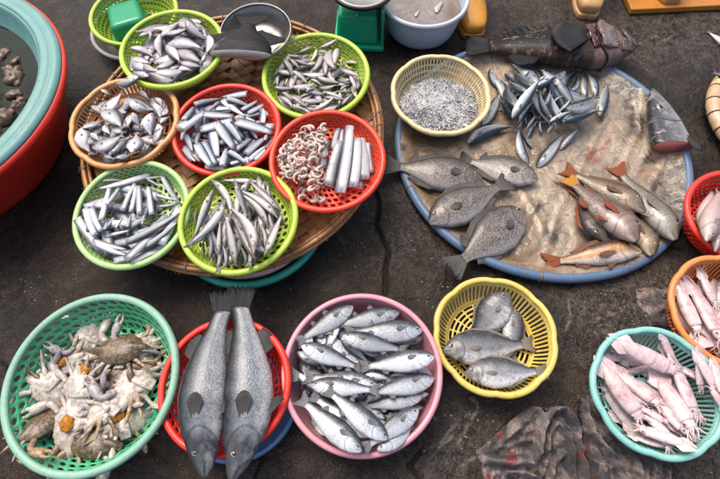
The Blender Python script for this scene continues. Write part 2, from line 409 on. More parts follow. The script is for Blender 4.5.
def basket(label, group, spec, mat, h=.085, rb=.74, style='round', rim=.0074, scal=None, yaw=0., cat='basket', rimmat=None, name='plastic_basket'):
    """perforated plastic basket: wall, base and rim are parts"""
    cx, cy, zr, Rr, pit, rol = spec; M = tilted(cx, cy, zr, h, pit, rol, yaw); b = Rr*rb
    t = thing(name, label, cat, M, group)
    Rw = Rr-.008
    def rf(q): return b+(Rw-b)*(q**.8)
    def zf(q): return .004+(h-.012)*(q**1.15)
    if style == 'round':   wall = perf(54, 5, rf, zf, lambda j: (.62, .62, .72) if j else None, .5, scal)
    elif style == 'diamond': wall = perf(48, 5, rf, zf, lambda j: (.66, .74, .62), .5, scal)
    elif style == 'slot':  wall = perf(74, 3, rf, zf, lambda j: (None, (.52, .9, .85), None)[j] if j != 1 else (.52, 1.35, .9), .0, scal)
    else:                  wall = perf(84, 4, rf, zf, lambda j: (.5, .8, .85), .0, scal)
    if style == 'slot':
        zc = [0, .1, .9, 1.]
        def pl(q):
            return float(np.interp(q*3, [0, 1, 2, 3], zc))
        wall = perf(74, 3, lambda q: rf(pl(q)), lambda q: zf(pl(q)), lambda j: (.55, .9, .9) if j == 1 else None, 0, scal)
    solid(link('wall', mesh('basket_wall', wall[0], wall[1], mat), t), .0028)
    if style in ('slot', 'fine'): bw = perf(20, 7, lambda q: .028+(b-.028)*q, lambda q: .004, lambda j: (.86, .56, .97) if 0 < j < 7 else None)
    else: bw = perf(36, 7, lambda q: .02+(b-.02)*q, lambda q: .004, lambda j: (.6, .6, .75) if j else None, .5)
    mb = MB(); mb.add(*bw); n0 = len(mb.V)
    q0 = 20 if style in ('slot', 'fine') else 36; r0 = .028 if q0 == 20 else .02
    mb.add([(r0*math.cos(2*math.pi*i/q0), r0*math.sin(2*math.pi*i/q0), .004) for i in range(q0)], [tuple(range(q0))])
    solid(link('base', mb.mesh('basket_base', mat), t), .0028)
    k = rim
    prof = [(Rr-1.55*k, h-.3*k), (Rr-1.1*k, h+.35*k), (Rr-.4*k, h+.62*k), (Rr+.35*k, h+.55*k), (Rr+.9*k, h+.05*k), (Rr+1.05*k, h-.8*k), (Rr+.8*k, h-1.5*k), (Rr+.4*k, h-1.4*k), (Rr, h-.5*k), (Rr-1.1*k, h-.8*k)]
    prof = [(r-.0, z) for r, z in prof]
    link('rim', mesh('basket_rim', *lathe(prof, 144, True, scal)[:2], rimmat or mat), t)
    splat_lathe([(0, .006), (b, .006), (b+(Rw-b)*.5, .42*h), (Rw-.004, h-.01), (Rr-1.2*k, h+.2*k), (Rr, h+.6*k), (Rr+k, h)], M, scal=scal)
    return M
def basin(label, spec, mat, h, rb, rimw=.016, th=.004, name='plastic_basin', cat='basin', rimdrop=.01, group=None, curve=1.5, rimmat=None):
    """smooth bowl with a rolled rim"""
    cx, cy, zr, Rr, pit, rol = spec; M = tilted(cx, cy, zr, h, pit, rol); t = thing(name, label, cat, M, group); b = Rr*rb; Ri = Rr-rimw
    ins, outs = [], []
    for q in np.linspace(0, 1, 12):
        f = math.sin(q*math.pi/2)**curve if curve < 1 else q**(1/curve)
        r = b+(Ri-b)*f; z = th+(h-th)*q; ins.append((r, z))
    outs = [(r+th, max(0, z-th*.4)) for r, z in ins[:-1]]
    prof = [(.001, th)]+[(b*.6, th), (b*.93, th)]+ins[1:]
    body = prof+[(Ri+.001, h+.001)]
    shell = body+[(Ri+th, h-.004)]+outs[::-1]+[(b+th*.4, .002), (b*.9, 0), (.001, 0)]
    link('bowl', mesh('basin_bowl', *lathe(shell, 128)[:2], mat), t)
    k = rimw*.5
    rp = [(Ri-.001, h-.002), (Ri+.001, h+.003), (Ri+k*.6, h+.0065), (Ri+k*1.4, h+.006), (Rr-.001, h+.001), (Rr+.001, h-rimdrop), (Rr-.002, h-rimdrop), (Rr-.004, h-.003), (Ri+th+.002, h-.003)]
    link('rim', mesh('basin_rim', *lathe(rp, 128, True)[:2], rimmat or mat), t)
    splat_lathe(prof+[(Ri+k, h+.006), (Rr, h)], M)
    return M, t

P_lime = plastic('lime_plastic', (.36, .52, .045)); P_lime2 = plastic('pale_lime_plastic', (.34, .56, .20), worn=(.5, .64, .33))
P_tan = plastic('tan_plastic', (.60, .27, .09)); P_red = plastic('red_plastic', (.78, .030, .013), .36, worn=(.70, .035, .016)); P_redo = plastic('orange_red_plastic', (.74, .040, .010), .36, worn=(.76, .06, .018))
P_cream = plastic('cream_plastic', (.66, .52, .27), .42, worn=(.74, .64, .42)); P_yel = plastic('yellow_plastic', (.60, .43, .085), .36, worn=(.70, .56, .22)); P_aqua = plastic('aqua_plastic', (.20, .46, .41), .36, worn=(.30, .54, .48))
P_orange = plastic('orange_plastic', (.70, .21, .05), .36); P_green = plastic('sea_green_plastic', (.065, .43, .20), .38, worn=(.14, .53, .32)); P_greenrim = plastic('worn_green_plastic', (.20, .40, .29), .45, worn=(.36, .50, .41))
P_pink = plastic('pink_plastic', (.60, .25, .29), .32, worn=(.66, .36, .39), amt=.2); P_white = plastic('bluish_white_plastic', (.50, .55, .63), .35, amt=.3, worn=(.6, .63, .68)); P_teal = plastic('teal_plastic', (.105, .27, .25), .46, worn=(.22, .36, .36), amt=.7)
P_tealdeep = plastic('deep_teal_plastic', (.015, .31, .23), .35); P_pale_pink = plastic('pale_pink_plastic', (.62, .40, .36), .35); P_grey = plastic('grey_plastic', (.26, .26, .27), .4); P_blue = plastic('blue_plastic', (.10, .22, .42), .4)
P_hose = plastic('faded_blue_hose', (.070, .125, .21), .42, worn=(.16, .22, .30), amt=.5)

# --- stack under the woven tray, and the tray
basin('deep teal basin at the bottom of the stack under the woven bamboo tray', (-.375, .80, .085, .262, 2, 0), P_tealdeep, .08, .7, .022, cat='basin')
basin('pale pink basin nested in the deep teal basin, under the woven tray', (-.378, .80, .105, .235, 2.5, 0), P_pale_pink, .085, .7, .02)

def bamboo(name, c1, c2, dark, grain=60):
    t = NT(name); uv = t.n('UVMap').outputs[0]
    v = t.n('VectorMath', {0: uv, 1: (2.0, grain, 1.)}, operation='MULTIPLY').outputs[0]
    g = t.noise(v, 1.0, 4, .6); p = t.gen(); n = t.noise(p, 13, 5, .65); n2 = t.noise(p, 70, 4, .6)
    c = t.mix(t.ramp(g, [(.35, 0.), (.7, 1.)]), c1, c2)
    c = t.mix(t.ramp(n, [(.42, 0.), (.72, .8)]), c, dark); c = t.mix(t.ramp(n2, [(.55, 0.), (.8, .5)]), c, tuple(x*.4 for x in dark))
    t.set(t.b, {'Base Color': c, 'Roughness': t.ramp(n, [(.3, .28), (.7, .6)]), 'Normal': t.bump(t.math('ADD', g, n2), .3, .003), 'Coat Weight': .08, 'Coat Roughness': .2})
    return t.m
M_weave = bamboo('wet_bamboo', (.30, .105, .018), (.46, .185, .035), (.055, .020, .006)); M_hoop = bamboo('bamboo_hoop', (.28, .115, .03), (.40, .19, .06), (.08, .035, .014)); M_wire = simple('rusty_wire', (.22, .17, .13), .5, .6)
TR = .508; TM = tilted(-.442, 1.083, .17, .03, 5.8, -.7)
tray = thing('woven_tray', 'large round woven bamboo tray carrying the lime, tan and red baskets', 'tray', TM)
mb = MB(); pitch_ = .034; half = .0155; ns = int(2*TR/pitch_)+1
for d in (0, 1):
    ang = R(38+90*d); ca, sa = math.cos(ang), math.sin(ang)
    for i in range(-ns//2, ns//2+1):
        o = i*pitch_; 
        if abs(o) > TR-.02: continue
        L = math.sqrt((TR-.012)**2-o*o); m = int(2*L/(pitch_/3)); V, U = [], []
        hw = half*(1+.06*rnd.uniform(-1, 1)); tl = rnd.uniform(-.0012, .0012)
        for k in range(m+1):
            s = -L+2*L*k/m; j = math.floor(s/pitch_+.5)
            z = .0042*(1 if ((i-j) % 4 < 2) == (d == 0) else -1) if d == 0 else .0042*(1 if ((-j-i) % 4 >= 2) else -1)
            for e in (-1, -.6, .6, 1):
                q = o+e*hw; x, y = s*ca-q*sa, s*sa+q*ca; rr = math.hypot(x, y)/TR
                V.append((x, y, .012+z+tl*e-.0012*(abs(e) == 1)+.026*max(0, rr-.8)**2*8)); U.append((i*.37+s*2+d*5, (e*.5+.5)+i))
        mb.add(V, grid_faces(m+1, 4, False), U)
link('weave', mb.mesh('tray_weave', M_weave), tray)
for r_, z_, k_ in ((TR-.006, .024, .0075), (TR+.008, .030, .0085), (TR+.002, .043, .007), (TR-.012, .036, .006)):
    a = np.linspace(0, 2*math.pi, 161)[:-1]
    prof = [(r_+k_*1.2*math.cos(b), z_+k_*math.sin(b)) for b in np.linspace(0, 2*math.pi, 9)[:-1]]
    V, F, U = lathe(prof, 160, True); U = [(u*40, v*.12) for u, v in U]
    hoop0 = link('hoop', mesh('tray_hoop', V, F, M_hoop, U), tray)
for k in range(40):
    a = 2*math.pi*k/40+rnd.uniform(-.03, .03); a2 = a+rnd.choice((-.05, .05, 0)); P = []
    for b in np.linspace(0, 2*math.pi, 13): 
        q = TR-.002+.024*math.cos(b); w_ = a+(a2-a)*(b/6.28); P.append((q*math.cos(w_), q*math.sin(w_), .034+.020*math.sin(b)))
    V, F, U = tube(P, [.0016], 5); link('wire_tie', mesh('tray_wire', V, F, M_wire), hoop0)
splat_lathe([(0, .018), (TR*.8, .018), (TR*.97, .035), (TR, .052), (TR+.015, .04)], TM)

GB = 'plastic baskets of fish on the woven tray'
BK = {'G1': (-.659, 1.354, .295, .177, 2.6, -.6), 'tan': (-.787, 1.069, .245, .179, 3.7, -1.7), 'red1': (-.445, 1.043, .240, .176, 4.3, -1.5),
      'G2': (-.154, 1.262, .260, .182, 4.7, -.9), 'red2': (-.104, .910, .250, .179, 5.9, -.5), 'pale': (-.710, .739, .205, .178, 6.0, -3.0), 'G3': (-.370, .706, .228, .176, 3.2, -1.5),
      'yellow': (.401, .384, .100, .178, -.5, -1.0), 'crab': (-.752, .247, .130, .242, 2.4, -3.6), 'redB': (-.375, .232, .140, .180, 4.0, -5.0), 'cream': (.305, 1.303, .125, .184, 3.8, 1.1),
      'squid': (.827, .220, .12, .174, 3, -3), 'redR': (1.245, .772, .13, .164, 3, -3), 'orange': (1.101, .45, .13, .168, 5, -2)}
basket('lime green basket of flat pinkish-silver fish at the back left of the woven tray', GB, BK['G1'], P_lime, h=.056, rb=.84)
basket('tan basket with a scalloped rim, full of pale oval fish', GB, BK['tan'], P_tan, h=.058, rb=.84, style='slot', scal=lobes(8, .035), yaw=10)
basket('red basket full of cut silver fish pieces, in the middle of the woven tray', GB, BK['red1'], P_red, h=.056, rb=.84, style='diamond')
basket('lime green basket heaped with small finger-sized fish, beside the green scale', GB, BK['G2'], P_lime, h=.058, rb=.84)
basket('orange-red basket holding peeled shrimp beside cut ribbon fish', GB, BK['red2'], P_redo, h=.058, rb=.84, style='diamond')
basket('pale green basket of cut fish chunks at the left of the woven tray', GB, BK['pale'], P_lime2, h=.056, rb=.84)
basket('lime green basket of slender long-snouted fish at the front of the woven tray', GB, BK['G3'], P_lime, h=.058, rb=.84)
GG = 'plastic vessels of seafood standing on the ground'
basket('yellow scalloped basket holding four grey fish', GG, BK['yellow'], P_yel, h=.085, style='slot', scal=lobes(8, .03, .4), rb=.72)
basket('big sea green basket full of crabs', GG, BK['crab'], P_green, h=.115, style='diamond', rimmat=P_greenrim, rim=.0088, rb=.72)
MB_redB = basket('red basket under two large dark scaled fish', GG, BK['redB'], P_red, h=.10, style='diamond')
basket('cream scalloped basket of translucent whitebait on the blue-rimmed tray', GG, BK['cream'], P_cream, h=.095, style='fine', scal=lobes(8, .022), rb=.7)
basket('aqua scalloped basket of squid beside the patterned cloth', GG, BK['squid'], P_aqua, h=.09, style='slot', scal=lobes(7, .03, .3))
basket('red basket of long pinkish fish at the right edge, beside the blue-rimmed tray', GG, BK['redR'], P_red, h=.11, style='diamond')
basket('orange basket of squid at the right edge, behind the aqua basket', GG, BK['orange'], P_orange, h=.11, style='slot', scal=lobes(8, .025))
basin('blue plate under the red basket with the two large fish', (-.362, .222, .035, .185, 0, 0), P_blue, .03, .75, .014, cat='plate', name='plate')
MPINK, _ = basin('large smooth pink basin full of silver mullet', (.006, .270, .14, .225, 2.2, .2), P_pink, .135, .80, .017, group=GG)

# --- top left: two nested lime baskets on a grey basin, green dustpan-like box lying in them
c0 = unp(126, 46, .12); cy0 = c0[1]+.175
basin('grey basin under the empty lime baskets, beside the red tub', (c0[0]-.008, cy0-.012, .075, .195, 0, 0), P_grey, .07, .7, .018)
MEM = basket('empty lime basket nested on the grey basin, a green lid lying in it', 'empty lime baskets beside the red tub', (c0[0], cy0, .135, .176, 2, 0), P_lime, h=.10)
# --- big red tub with a teal basin in it
M_water = NT('murky_water'); t = M_water; n = t.noise(t.gen(), 25, 3)
t.set(t.b, {'Base Color': (.22, .17, .12), 'Roughness': .02, 'Transmission Weight': 1., 'IOR': 1.2, 'Normal': t.bump(n, .10, .006)}); M_water = t.m
t = NT('cloudy_water'); n = t.noise(t.gen(), 9, 4); n2 = t.noise(t.gen(), 50, 4, .65)
t.set(t.b, {'Base Color': t.mix(t.ramp(n2, [(.4, 0.), (.7, .7)]), t.ramp(n, [(.35, (.17, .14, .125)), (.65, (.25, .215, .20))]), (.12, .085, .075)), 'Roughness': .12, 'Normal': t.bump(n, .1, .006), 'Coat Weight': .4, 'Coat Roughness': .04}); M_cloudy = t.m
TX, TY = -1.554, 1.149
tub = thing('tub', 'huge red tub cut by the left edge of the photo', 'tub', Matrix.Translation((TX, TY, 0)))
prof = [(.001, .012), (.37, .012), (.41, .03), (.530, .26), (.533, .284), (.547, .287), (.551, .274), (.547, .264), (.540, .257), (.45, .09), (.418, .02), (.405, 0), (.001, 0)]
link('wall', mesh('tub_wall', *lathe(prof, 160)[:2], P_red), tub)
tb = thing('basin', 'wide-rimmed teal basin of murky water set inside the red tub', 'basin', Matrix.Translation((TX, TY, 0)))
prof = [(.001, .14), (.36, .14), (.39, .155), (.460, .275), (.466, .292), (.474, .302)]
link('bowl', mesh('basin_bowl', *lathe(prof+[(.478, .296), (.466, .27), (.396, .15), (.36, .134), (.001, .134)], 160)[:2], P_teal), tb)
rp = [(.474, .302), (.483, .306), (.507, .304), (.511, .300), (.515, .304), (.530, .301), (.540, .294), (.542, .287), (.532, .289), (.49, .295), (.478, .296)]
link('rim', mesh('basin_rim', *lathe(rp, 160, True)[:2], P_teal), tb)
V, F, U = lathe([(.434, .232), (.30, .232), (.12, .232), (.001, .232)], 96)
o = struct('water', mesh('water', V, F, M_water)); o.location = (TX, TY, 0)
splat_lathe([(0, .14), (.39, .14)], Matrix.Translation((TX, TY, 0)), .004)

# --- white basin of cloudy water
MW, _ = basin('white basin of cloudy rinsing water between the scale and the yellow boot', (.268, 1.80, .16, .188, 0, 0), P_white, .155, .72, .016)
V, F, U = lathe([(.156, .105), (.08, .105), (.001, .105)], 80); o = struct('water', mesh('water', V, F, M_cloudy)); o.location = (.268, 1.80, .004)
splat_lathe([(0, .110), (.15, .110)], Matrix.Translation((.268, 1.80, 0)))
# --- steel bowl
t = NT('steel'); p = t.obj(); n = t.noise(p, 6, 4); n2 = t.noise(p, 90, 4, .6)
t.set(t.b, {'Base Color': t.mix(t.ramp(n2, [(.5, 0.), (.8, .5)]), t.ramp(n, [(.35, (.30, .285, .27)), (.7, (.42, .40, .38))]), (.14, .11, .09)), 'Metallic': 1., 'Roughness': t.ramp(n, [(.3, .38), (.7, .55)]), 'Normal': t.bump(n2, .1, .002)}); M_steel = t.m
basin('shallow steel bowl holding a dark fish tail, at the back of the woven tray', (-.370, 1.423, .305, .129, 5, -1.4), M_steel, .06, .62, .008, .0015, cat='bowl', name='steel_bowl', rimdrop=.003)

# --- blue-rimmed tray on the right
BTX, BTY, BTR = .684, 1.123, .536
t = NT('muddy_film'); p = t.gen(); n = t.noise(p, 5, 5, .6, .8); n2 = t.noise(p, 30, 5, .65, .5); n3 = t.noise(p, 130, 3)
c = t.ramp(n, [(.38, (.145, .095, .052)), (.5, (.25, .175, .105)), (.62, (.33, .255, .17))])
c = t.mix(t.math('MULTIPLY', t.attr('pale'), t.ramp(n2, [(.35, .2), (.65, .8)])), c, (.29, .25, .20))
c = t.mix(t.math('MULTIPLY', t.attr('stain'), t.ramp(n2, [(.38, .35), (.55, 1.)])), c, (.030, .028, .026))
c = t.mix(t.ramp(n2, [(.54, 0.), (.66, .6)]), c, (.09, .064, .042))
fr = t.n('TexVoronoi', {'Vector': t.n('VectorMath', {0: p, 1: t.n('VectorMath', {0: t.n('TexNoise', {'Vector': p, 'Scale': 9., 'Detail': 5.}).outputs[1], 1: (.22, .22, 0.)}, operation='MULTIPLY').outputs[0]}, operation='ADD').outputs[0], 'Scale': 13., 'Randomness': 1.}, feature='DISTANCE_TO_EDGE').outputs['Distance']
c = t.mix(t.math('MULTIPLY', t.ramp(fr, [(.01, 1.), (.07, 0.)]), t.ramp(n2, [(.4, .1), (.6, .55)])), c, (.10, .078, .058)); c = t.mix(t.math('MULTIPLY', t.ramp(t.math('ABSOLUTE', t.math('SUBTRACT', fr, .10)), [(.0, .5), (.03, 0.)]), t.ramp(n, [(.45, 0.), (.6, 1.)])), c, (.46, .41, .34)); c = t.mix(t.math('MULTIPLY', t.attr('blood'), t.ramp(n2, [(.46, .05), (.6, .8)])), c, (.26, .055, .03))  # crumple shading painted in: dark crease lines, bright lines beside them; then blood
t.set(t.b, {'Base Color': c, 'Roughness': t.ramp(n, [(.35, .16), (.65, .42)]), 'Normal': t.bump(t.math('ADD', t.math('ADD', n, t.math('MULTIPLY', fr, 1.6)), t.math('ADD', t.math('MULTIPLY', n2, .5), t.math('MULTIPLY', n3, .2))), .45, .012), 'Coat Weight': .15, 'Coat Roughness': .15}); M_film = t.m
bt = thing('tray', 'large round tray with a blue hose rim and a muddy tan lining', 'tray', Matrix.Translation((BTX, BTY, 0)))
nr_, na_ = 150, 360; V, st, bl, pa = [], [], [], []
rr = np.linspace(.0005, 1, nr_)[:, None]*(BTR-.004); aa = np.linspace(0, 2*math.pi, na_+1)[None, :-1]
Xl, Yl = rr*np.cos(aa), rr*np.sin(aa); Xw, Yw = Xl+BTX, Yl+BTY
warp = .06*(fbm(Xw*7, Yw*7, 31, 3)-.5)
ridge = 0
for k, pl in enumerate(([(545, 262), (560, 210), (590, 150), (606, 118)], [(600, 215), (640, 130), (640, 80)], [(620, 200), (650, 150), (655, 100)], [(540, 150), (520, 185), (545, 230)], [(505, 250), (540, 200)], [(650, 190), (670, 150)])):
    d = poly_dist(Xw+warp*.5, Yw+warp*.5, pxline(pl, .02)); ridge = ridge+.0035*np.exp(-(d/.010)**2)-.002*np.exp(-((d-.022)/.012)**2)
Zl = .014+.028*sm(np.hypot(Xl, Yl)/BTR, .86, 1.)+ridge+.005*(fbm(Xw*6, Yw*6, 51, 3)-.5)+.003*(fbm(Xw*24, Yw*24, 52, 2)-.5)+0*Xl
stain = np.zeros_like(Zl)
for px, py, s in ((628, 92, .05), (634, 112, .05), (640, 128, .04), (648, 100, .03), (622, 78, .04), (665, 190, .06), (680, 175, .05), (672, 210, .05), (655, 215, .035), (650, 160, .03), (498, 130, .03), (404, 150, .02), (500, 185, .025), (540, 205, .03), (552, 235, .03), (466, 66, .03), (590, 250, .03), (566, 110, .02), (600, 75, .03), (520, 235, .03), (560, 130, .02), (688, 150, .03)):
    q = unp(px, py, .02); stain += np.exp(-(((Xw-q[0])**2+(Yw-q[1])**2)/(s*s)))
stain = np.clip(stain*1.3, 0, 1)*sm(fbm(Xw*26, Yw*26, 61, 4)+.25*stain, .46, .66)
blood = np.zeros_like(Zl)
for pl in ([(612, 128), (608, 142), (600, 152)], [(650, 150), (660, 160), (655, 175)], [(600, 150), (590, 158)], [(640, 175), (648, 168)], [(655, 148), (690, 150)], [(588, 150), (596, 160)]):
    blood = np.maximum(blood, np.exp(-(poly_dist(Xw+warp*.4, Yw+warp*.4, pxline(pl, .02))/.011)**2))
pal = sm(Xw+warp, .55, .75)*.8
V = np.stack([Xl.ravel(), Yl.ravel(), Zl.ravel()], 1)
link('lining', mesh('tray_lining', V, grid_faces(nr_, na_), M_film, attrs={'stain': stain.ravel(), 'blood': blood.ravel(), 'pale': pal.ravel()}), bt)
splat(np.stack([Xw.ravel(), Yw.ravel(), Zl.ravel()], 1))
a = np.linspace(0, 2*math.pi, 121)
P = [((BTR+.002*math.sin(5*b))*math.cos(b), (BTR+.002*math.sin(5*b))*math.sin(b), .030+.004*math.sin(3*b+1)) for b in a]
V, F, U = tube(P, [.0165], 12, m=121, cap=False); hose = link('hose_rim', mesh('tray_hose', V, F, P_hose), bt)
splat_lathe([(BTR-.016, .036), (BTR, .0465), (BTR+.016, .036)], Matrix.Translation((BTX, BTY, 0)))
for px in (-100, -68, -30, 8, 25, 47, 62, 80, 130, 165, 200, 235):
    b = R(px); V, F, U = lathe([(.0172*1.0+.0014*math.cos(q), .0035*math.sin(q)) for q in np.linspace(0, 2*math.pi, 7)[:-1]], 16, True)
    o = link('wire_tie', mesh('tie', V, F, M_wire), hose, Matrix.Translation((BTR*math.cos(b), BTR*math.sin(b), .030+.004*math.sin(3*b+1))) @ Matrix.Rotation(b, 4, 'Z') @ Matrix.Rotation(R(90+rnd.uniform(-12, 12)), 4, 'X'))

# --- bamboo-rimmed tray at the right edge
BX, BY, BR = 1.62, 1.235, .29
q = unp(698, 82, .06); BX = q[0]+BR+.02
rt = thing('bamboo_tray', 'round tray with a thick jointed bamboo rim at the right edge', 'tray', Matrix.Translation((BX, BY, 0)))
t = NT('pale_bamboo'); uv = t.n('UVMap').outputs[0]; s_ = t.n('SeparateXYZ', {0: uv}); p = t.gen(); n = t.noise(p, 20, 4); n2 = t.noise(t.n('VectorMath', {0: uv, 1: (60., 30., 1.)}, operation='MULTIPLY').outputs[0], 1., 3)
c = t.mix(t.ramp(n, [(.35, 0.), (.7, .7)]), (.56, .40, .25), (.36, .20, .09)); c = t.mix(t.ramp(n2, [(.5, 0.), (.8, .4)]), c, (.25, .14, .07))
t.set(t.b, {'Base Color': c, 'Roughness': .4, 'Normal': t.bump(n2, .3, .003)}); M_pb = t.m
M_dark = simple('dark_binding', (.045, .03, .022), .6)
V, F, U = lathe([(BR+.026*math.cos(b), .052+.026*math.sin(b)) for b in np.linspace(0, 2*math.pi, 15)[:-1]], 160, True, lambda a, z: 1+.006*math.cos(a*26)**8)
link('rim', mesh('bamboo_rim', V, F, M_pb, U), rt)
V, F, U = lathe([(.001, .022), (.1, .022), (.2, .024), (BR-.01, .034)], 96); link('mat', mesh('bamboo_mat', V, F, bamboo('brown_mat', (.3, .17, .06), (.4, .25, .1), (.12, .06, .02)), [(u*60, v*3) for u, v in U]), rt)
for k in range(26):
    b = 2*math.pi*(k+.5)/26+.03; V, F, U = lathe([(.0262+.0016*math.cos(q), .0035*math.sin(q)) for q in np.linspace(0, 2*math.pi, 7)[:-1]], 18, True)
    link('binding', mesh('binding', V, F, M_dark), rt, Matrix.Translation((BR*math.cos(b), BR*math.sin(b), .052)) @ Matrix.Rotation(b, 4, 'Z') @ Matrix.Rotation(R(90), 4, 'X'))
splat_lathe([(0, .024), (BR-.02, .034), (BR, .078), (BR+.02, .06)], Matrix.Translation((BX, BY, 0)))
# ================================================================== FISH
M_eye_w = simple('fish_eye', (.50, .50, .46), .12, .3, .2, 30, coat=.8); M_pupil = simple('pupil', (.006, .006, .008), .08, 0, .1, 30, coat=1.)
M_eye_y = simple('yellow_eye', (.45, .36, .14), .12, .2, .2, 30, coat=.8)
M_flesh = simple('cut_flesh', (.52, .36, .32), .3, 0, .55, 60, coat=.5, dark=(.30, .10, .085)); M_redflesh = simple('red_flesh', (.40, .06, .05), .28, 0, .7, 60, coat=.6, dark=(.55, .25, .22), bump=.6)
M_paleflesh = simple('pale_flesh', (.58, .45, .40), .3, 0, .4, 60, coat=.5, dark=(.40, .26, .23))

def crv(pts, s):
    x = [p[0] for p in pts]; y = [p[1] for p in pts]; g = np.linspace(0, 1, 401); v = np.interp(g, x, y)
    k = np.hanning(25); k /= k.sum(); vp = np.concatenate([2*v[0]-v[1:13][::-1], v, 2*v[-1]-v[-13:-1][::-1]])
    return np.interp(s, g, np.convolve(vp, k, 'valid'))

def K(up, dn, wd, bl=.82, tail=(.2, .17, .10), eye=(.10, .25, .020), dorsal=(), anal=(), pect=None, pelv=None, body=None, fin=None, tailm=None, res=(26, 14), bend=0., cut=None, ug=.25, eyem=None):
    return dict(up=up, dn=dn, wd=wd, bl=bl, tail=tail, eye=eye, dorsal=dorsal, anal=anal, pect=pect, pelv=pelv, body=body, fin=fin, tailm=tailm or fin, res=res, bend=bend, cut=cut, ug=ug, eyem=eyem or M_eye_w)

def fish_parts(k, side=1, bend=None):
    """meshes of one fish of unit length lying on its flank, head at +x, back at +y, visible flank at side*z"""
    bend = k['bend'] if bend is None else bend; bl = k['bl']; nS, nA = k['res']
    by = lambda s: bend*((s-.45)**2)*2-bend*.18
    s = np.linspace(0, 1, nS)**1.25 if k['cut'] is None else np.linspace(0, 1, nS)
    up, dn, wd = crv(k['up'], s), crv(k['dn'], s), crv(k['wd'], s)
    gs = (s[:, None]-(k['ug']-.0))  # gill plate swell
    V, U = [], []
    for i in range(nS):
        hh = (up[i]+dn[i])/2; mid = (up[i]-dn[i])/2
        for j in range(nA):
            a = 2*math.pi*j/nA; ca, sa = math.cos(a), math.sin(a)
            g = 1+.07*(1/(1+math.exp((s[i]-k['ug']+.10*sa*sa)/.012)))*(s[i] > .08) if k['cut'] is None else 1
            z = wd[i]*math.copysign(abs(ca)**.85, ca)*g
            V.append((.5-bl*s[i], mid+hh*sa+by(s[i]), z)); U.append((s[i], .5+.5*sa))
    F = grid_faces(nS, nA); F.append(tuple(range(nA))[::-1]); F.append(tuple((nS-1)*nA+j for j in range(nA)))
    fm = [0]*(len(F)-2)+[(1 if k['cut'] and k['cut'][0] else 0), (1 if k['cut'] and k['cut'][1] else 0)]
    out = [('body', mesh('fish_body', V, F, [k['body'], (k['cut'][2] if k['cut'] else k['body'])], U, fm))]
    def sheet(name, base, tip, th0, mat, zofs=None, nb=None, nt=4):
        """fin between a base line and an outer line, thick at the root"""
        base, tip = np.array(base, float), np.array(tip, float); m = len(base); V, U = [], []
        for sgn in (1, -1):
            for q in range(nt+1):
                f = q/nt; P = base+(tip-base)*f; th = th0*(1-.85*f)
                for i in range(m):
                    rp = .25*th0*math.sin(i*2.6)*(f > 0)
                    V.append((P[i][0], P[i][1], P[i][2]+sgn*th+rp)); U.append((i/max(1, m-1), f))
        n1 = (nt+1)*m; F = grid_faces(nt+1, m, False)+[tuple(n1+a for a in f[::-1]) for f in grid_faces(nt+1, m, False)]
        edge = list(range(m))+[q*m+m-1 for q in range(1, nt+1)]+[nt*m+i for i in range(m-2, -1, -1)]+[q*m for q in range(nt-1, 0, -1)]
        for a, b in zip(edge, edge[1:]+edge[:1]): F.append((b, a, n1+a, n1+b))
        out.append((name, mesh('fish_'+name, V, F, mat, U)))
    fu, fd, fw = (lambda x: crv(k['up'], x)), (lambda x: crv(k['dn'], x)), (lambda x: crv(k['wd'], x))
    small = nS < 20
    if k['tail']:
        ln, sp, fk = k['tail']; m = 7 if small else 17; b = np.linspace(-1, 1, m); x1 = .5-bl; y1 = by(1.)
        base = [(x1+.015, y1+(fu(1.) if q > 0 else fd(1.))*q*.9+(0), 0) for q in b]
        tip = [(x1-(1-bl)*(1-fk*(1-abs(q)**1.3)*2.2)*(1-.10*(abs(q)**6)), y1+sp*q*(1+.05*math.sin(q*9)), .006*math.sin(q*5)+.006*math.sin(q*17)) for q in b]
        if not small: tip = [(p_[0]+(.011 if i_ % 2 else -.004)+.010*math.sin(i_*2.3), p_[1], p_[2]) for i_, p_ in enumerate(tip)]
        sheet('tail_fin', base, tip, .006, k['tailm'])
    for nm, specs, sg in (('dorsal_fin', k['dorsal'], 1), ('anal_fin', k['anal'], -1)):
        for (s0, s1, h0, h1, lean) in specs:
            m = 5 if small else 12; ss = np.linspace(s0, s1, m); f = fu if sg > 0 else fd
            base = [(.5-bl*q, by(q)+sg*(f(q)*.9), 0) for q in ss]
            tip = [(.5-bl*q-lean*(h0+(h1-h0)*e)-.0, by(q)+sg*(f(q)+(h0+(h1-h0)*e)*(math.sin(math.pi*min(1, e*1.0+.12)/1.12)**.5+.05)+(.006*(i % 2) if nm == 'dorsal_fin' and not small else 0)), .01*math.sin(e*7)) for i, (q, e) in enumerate(zip(ss, np.linspace(0, 1, m)))]
            sheet(nm, base, tip, .004, k['fin'])
    if k['pect']:
        s0, y0, ln, wdt, drop = k['pect']; m = 6 if small else 9; zb = fw(s0)*math.sqrt(1-y0*y0)*.93*side; zt_ = max(float(fw(s0)), float(fw(min(1., s0+ln/bl*.6))))*1.0*side; hh = (fu(s0)+fd(s0))/2; mid = (fu(s0)-fd(s0))/2
        ys = mid+y0*hh; base = [(.5-bl*s0, by(s0)+ys+wdt*.3*q, zb) for q in np.linspace(-1, 1, m)]
        tip = [(.5-bl*s0-ln*(1-.35*abs(q)**2.5), by(s0)+ys+wdt*q-drop*ln, zt_+side*(.017+.004*math.cos(q*4))) for q in np.linspace(-1, 1, m)]
        sheet('pectoral_fin', base, tip, .0035, k['fin'])
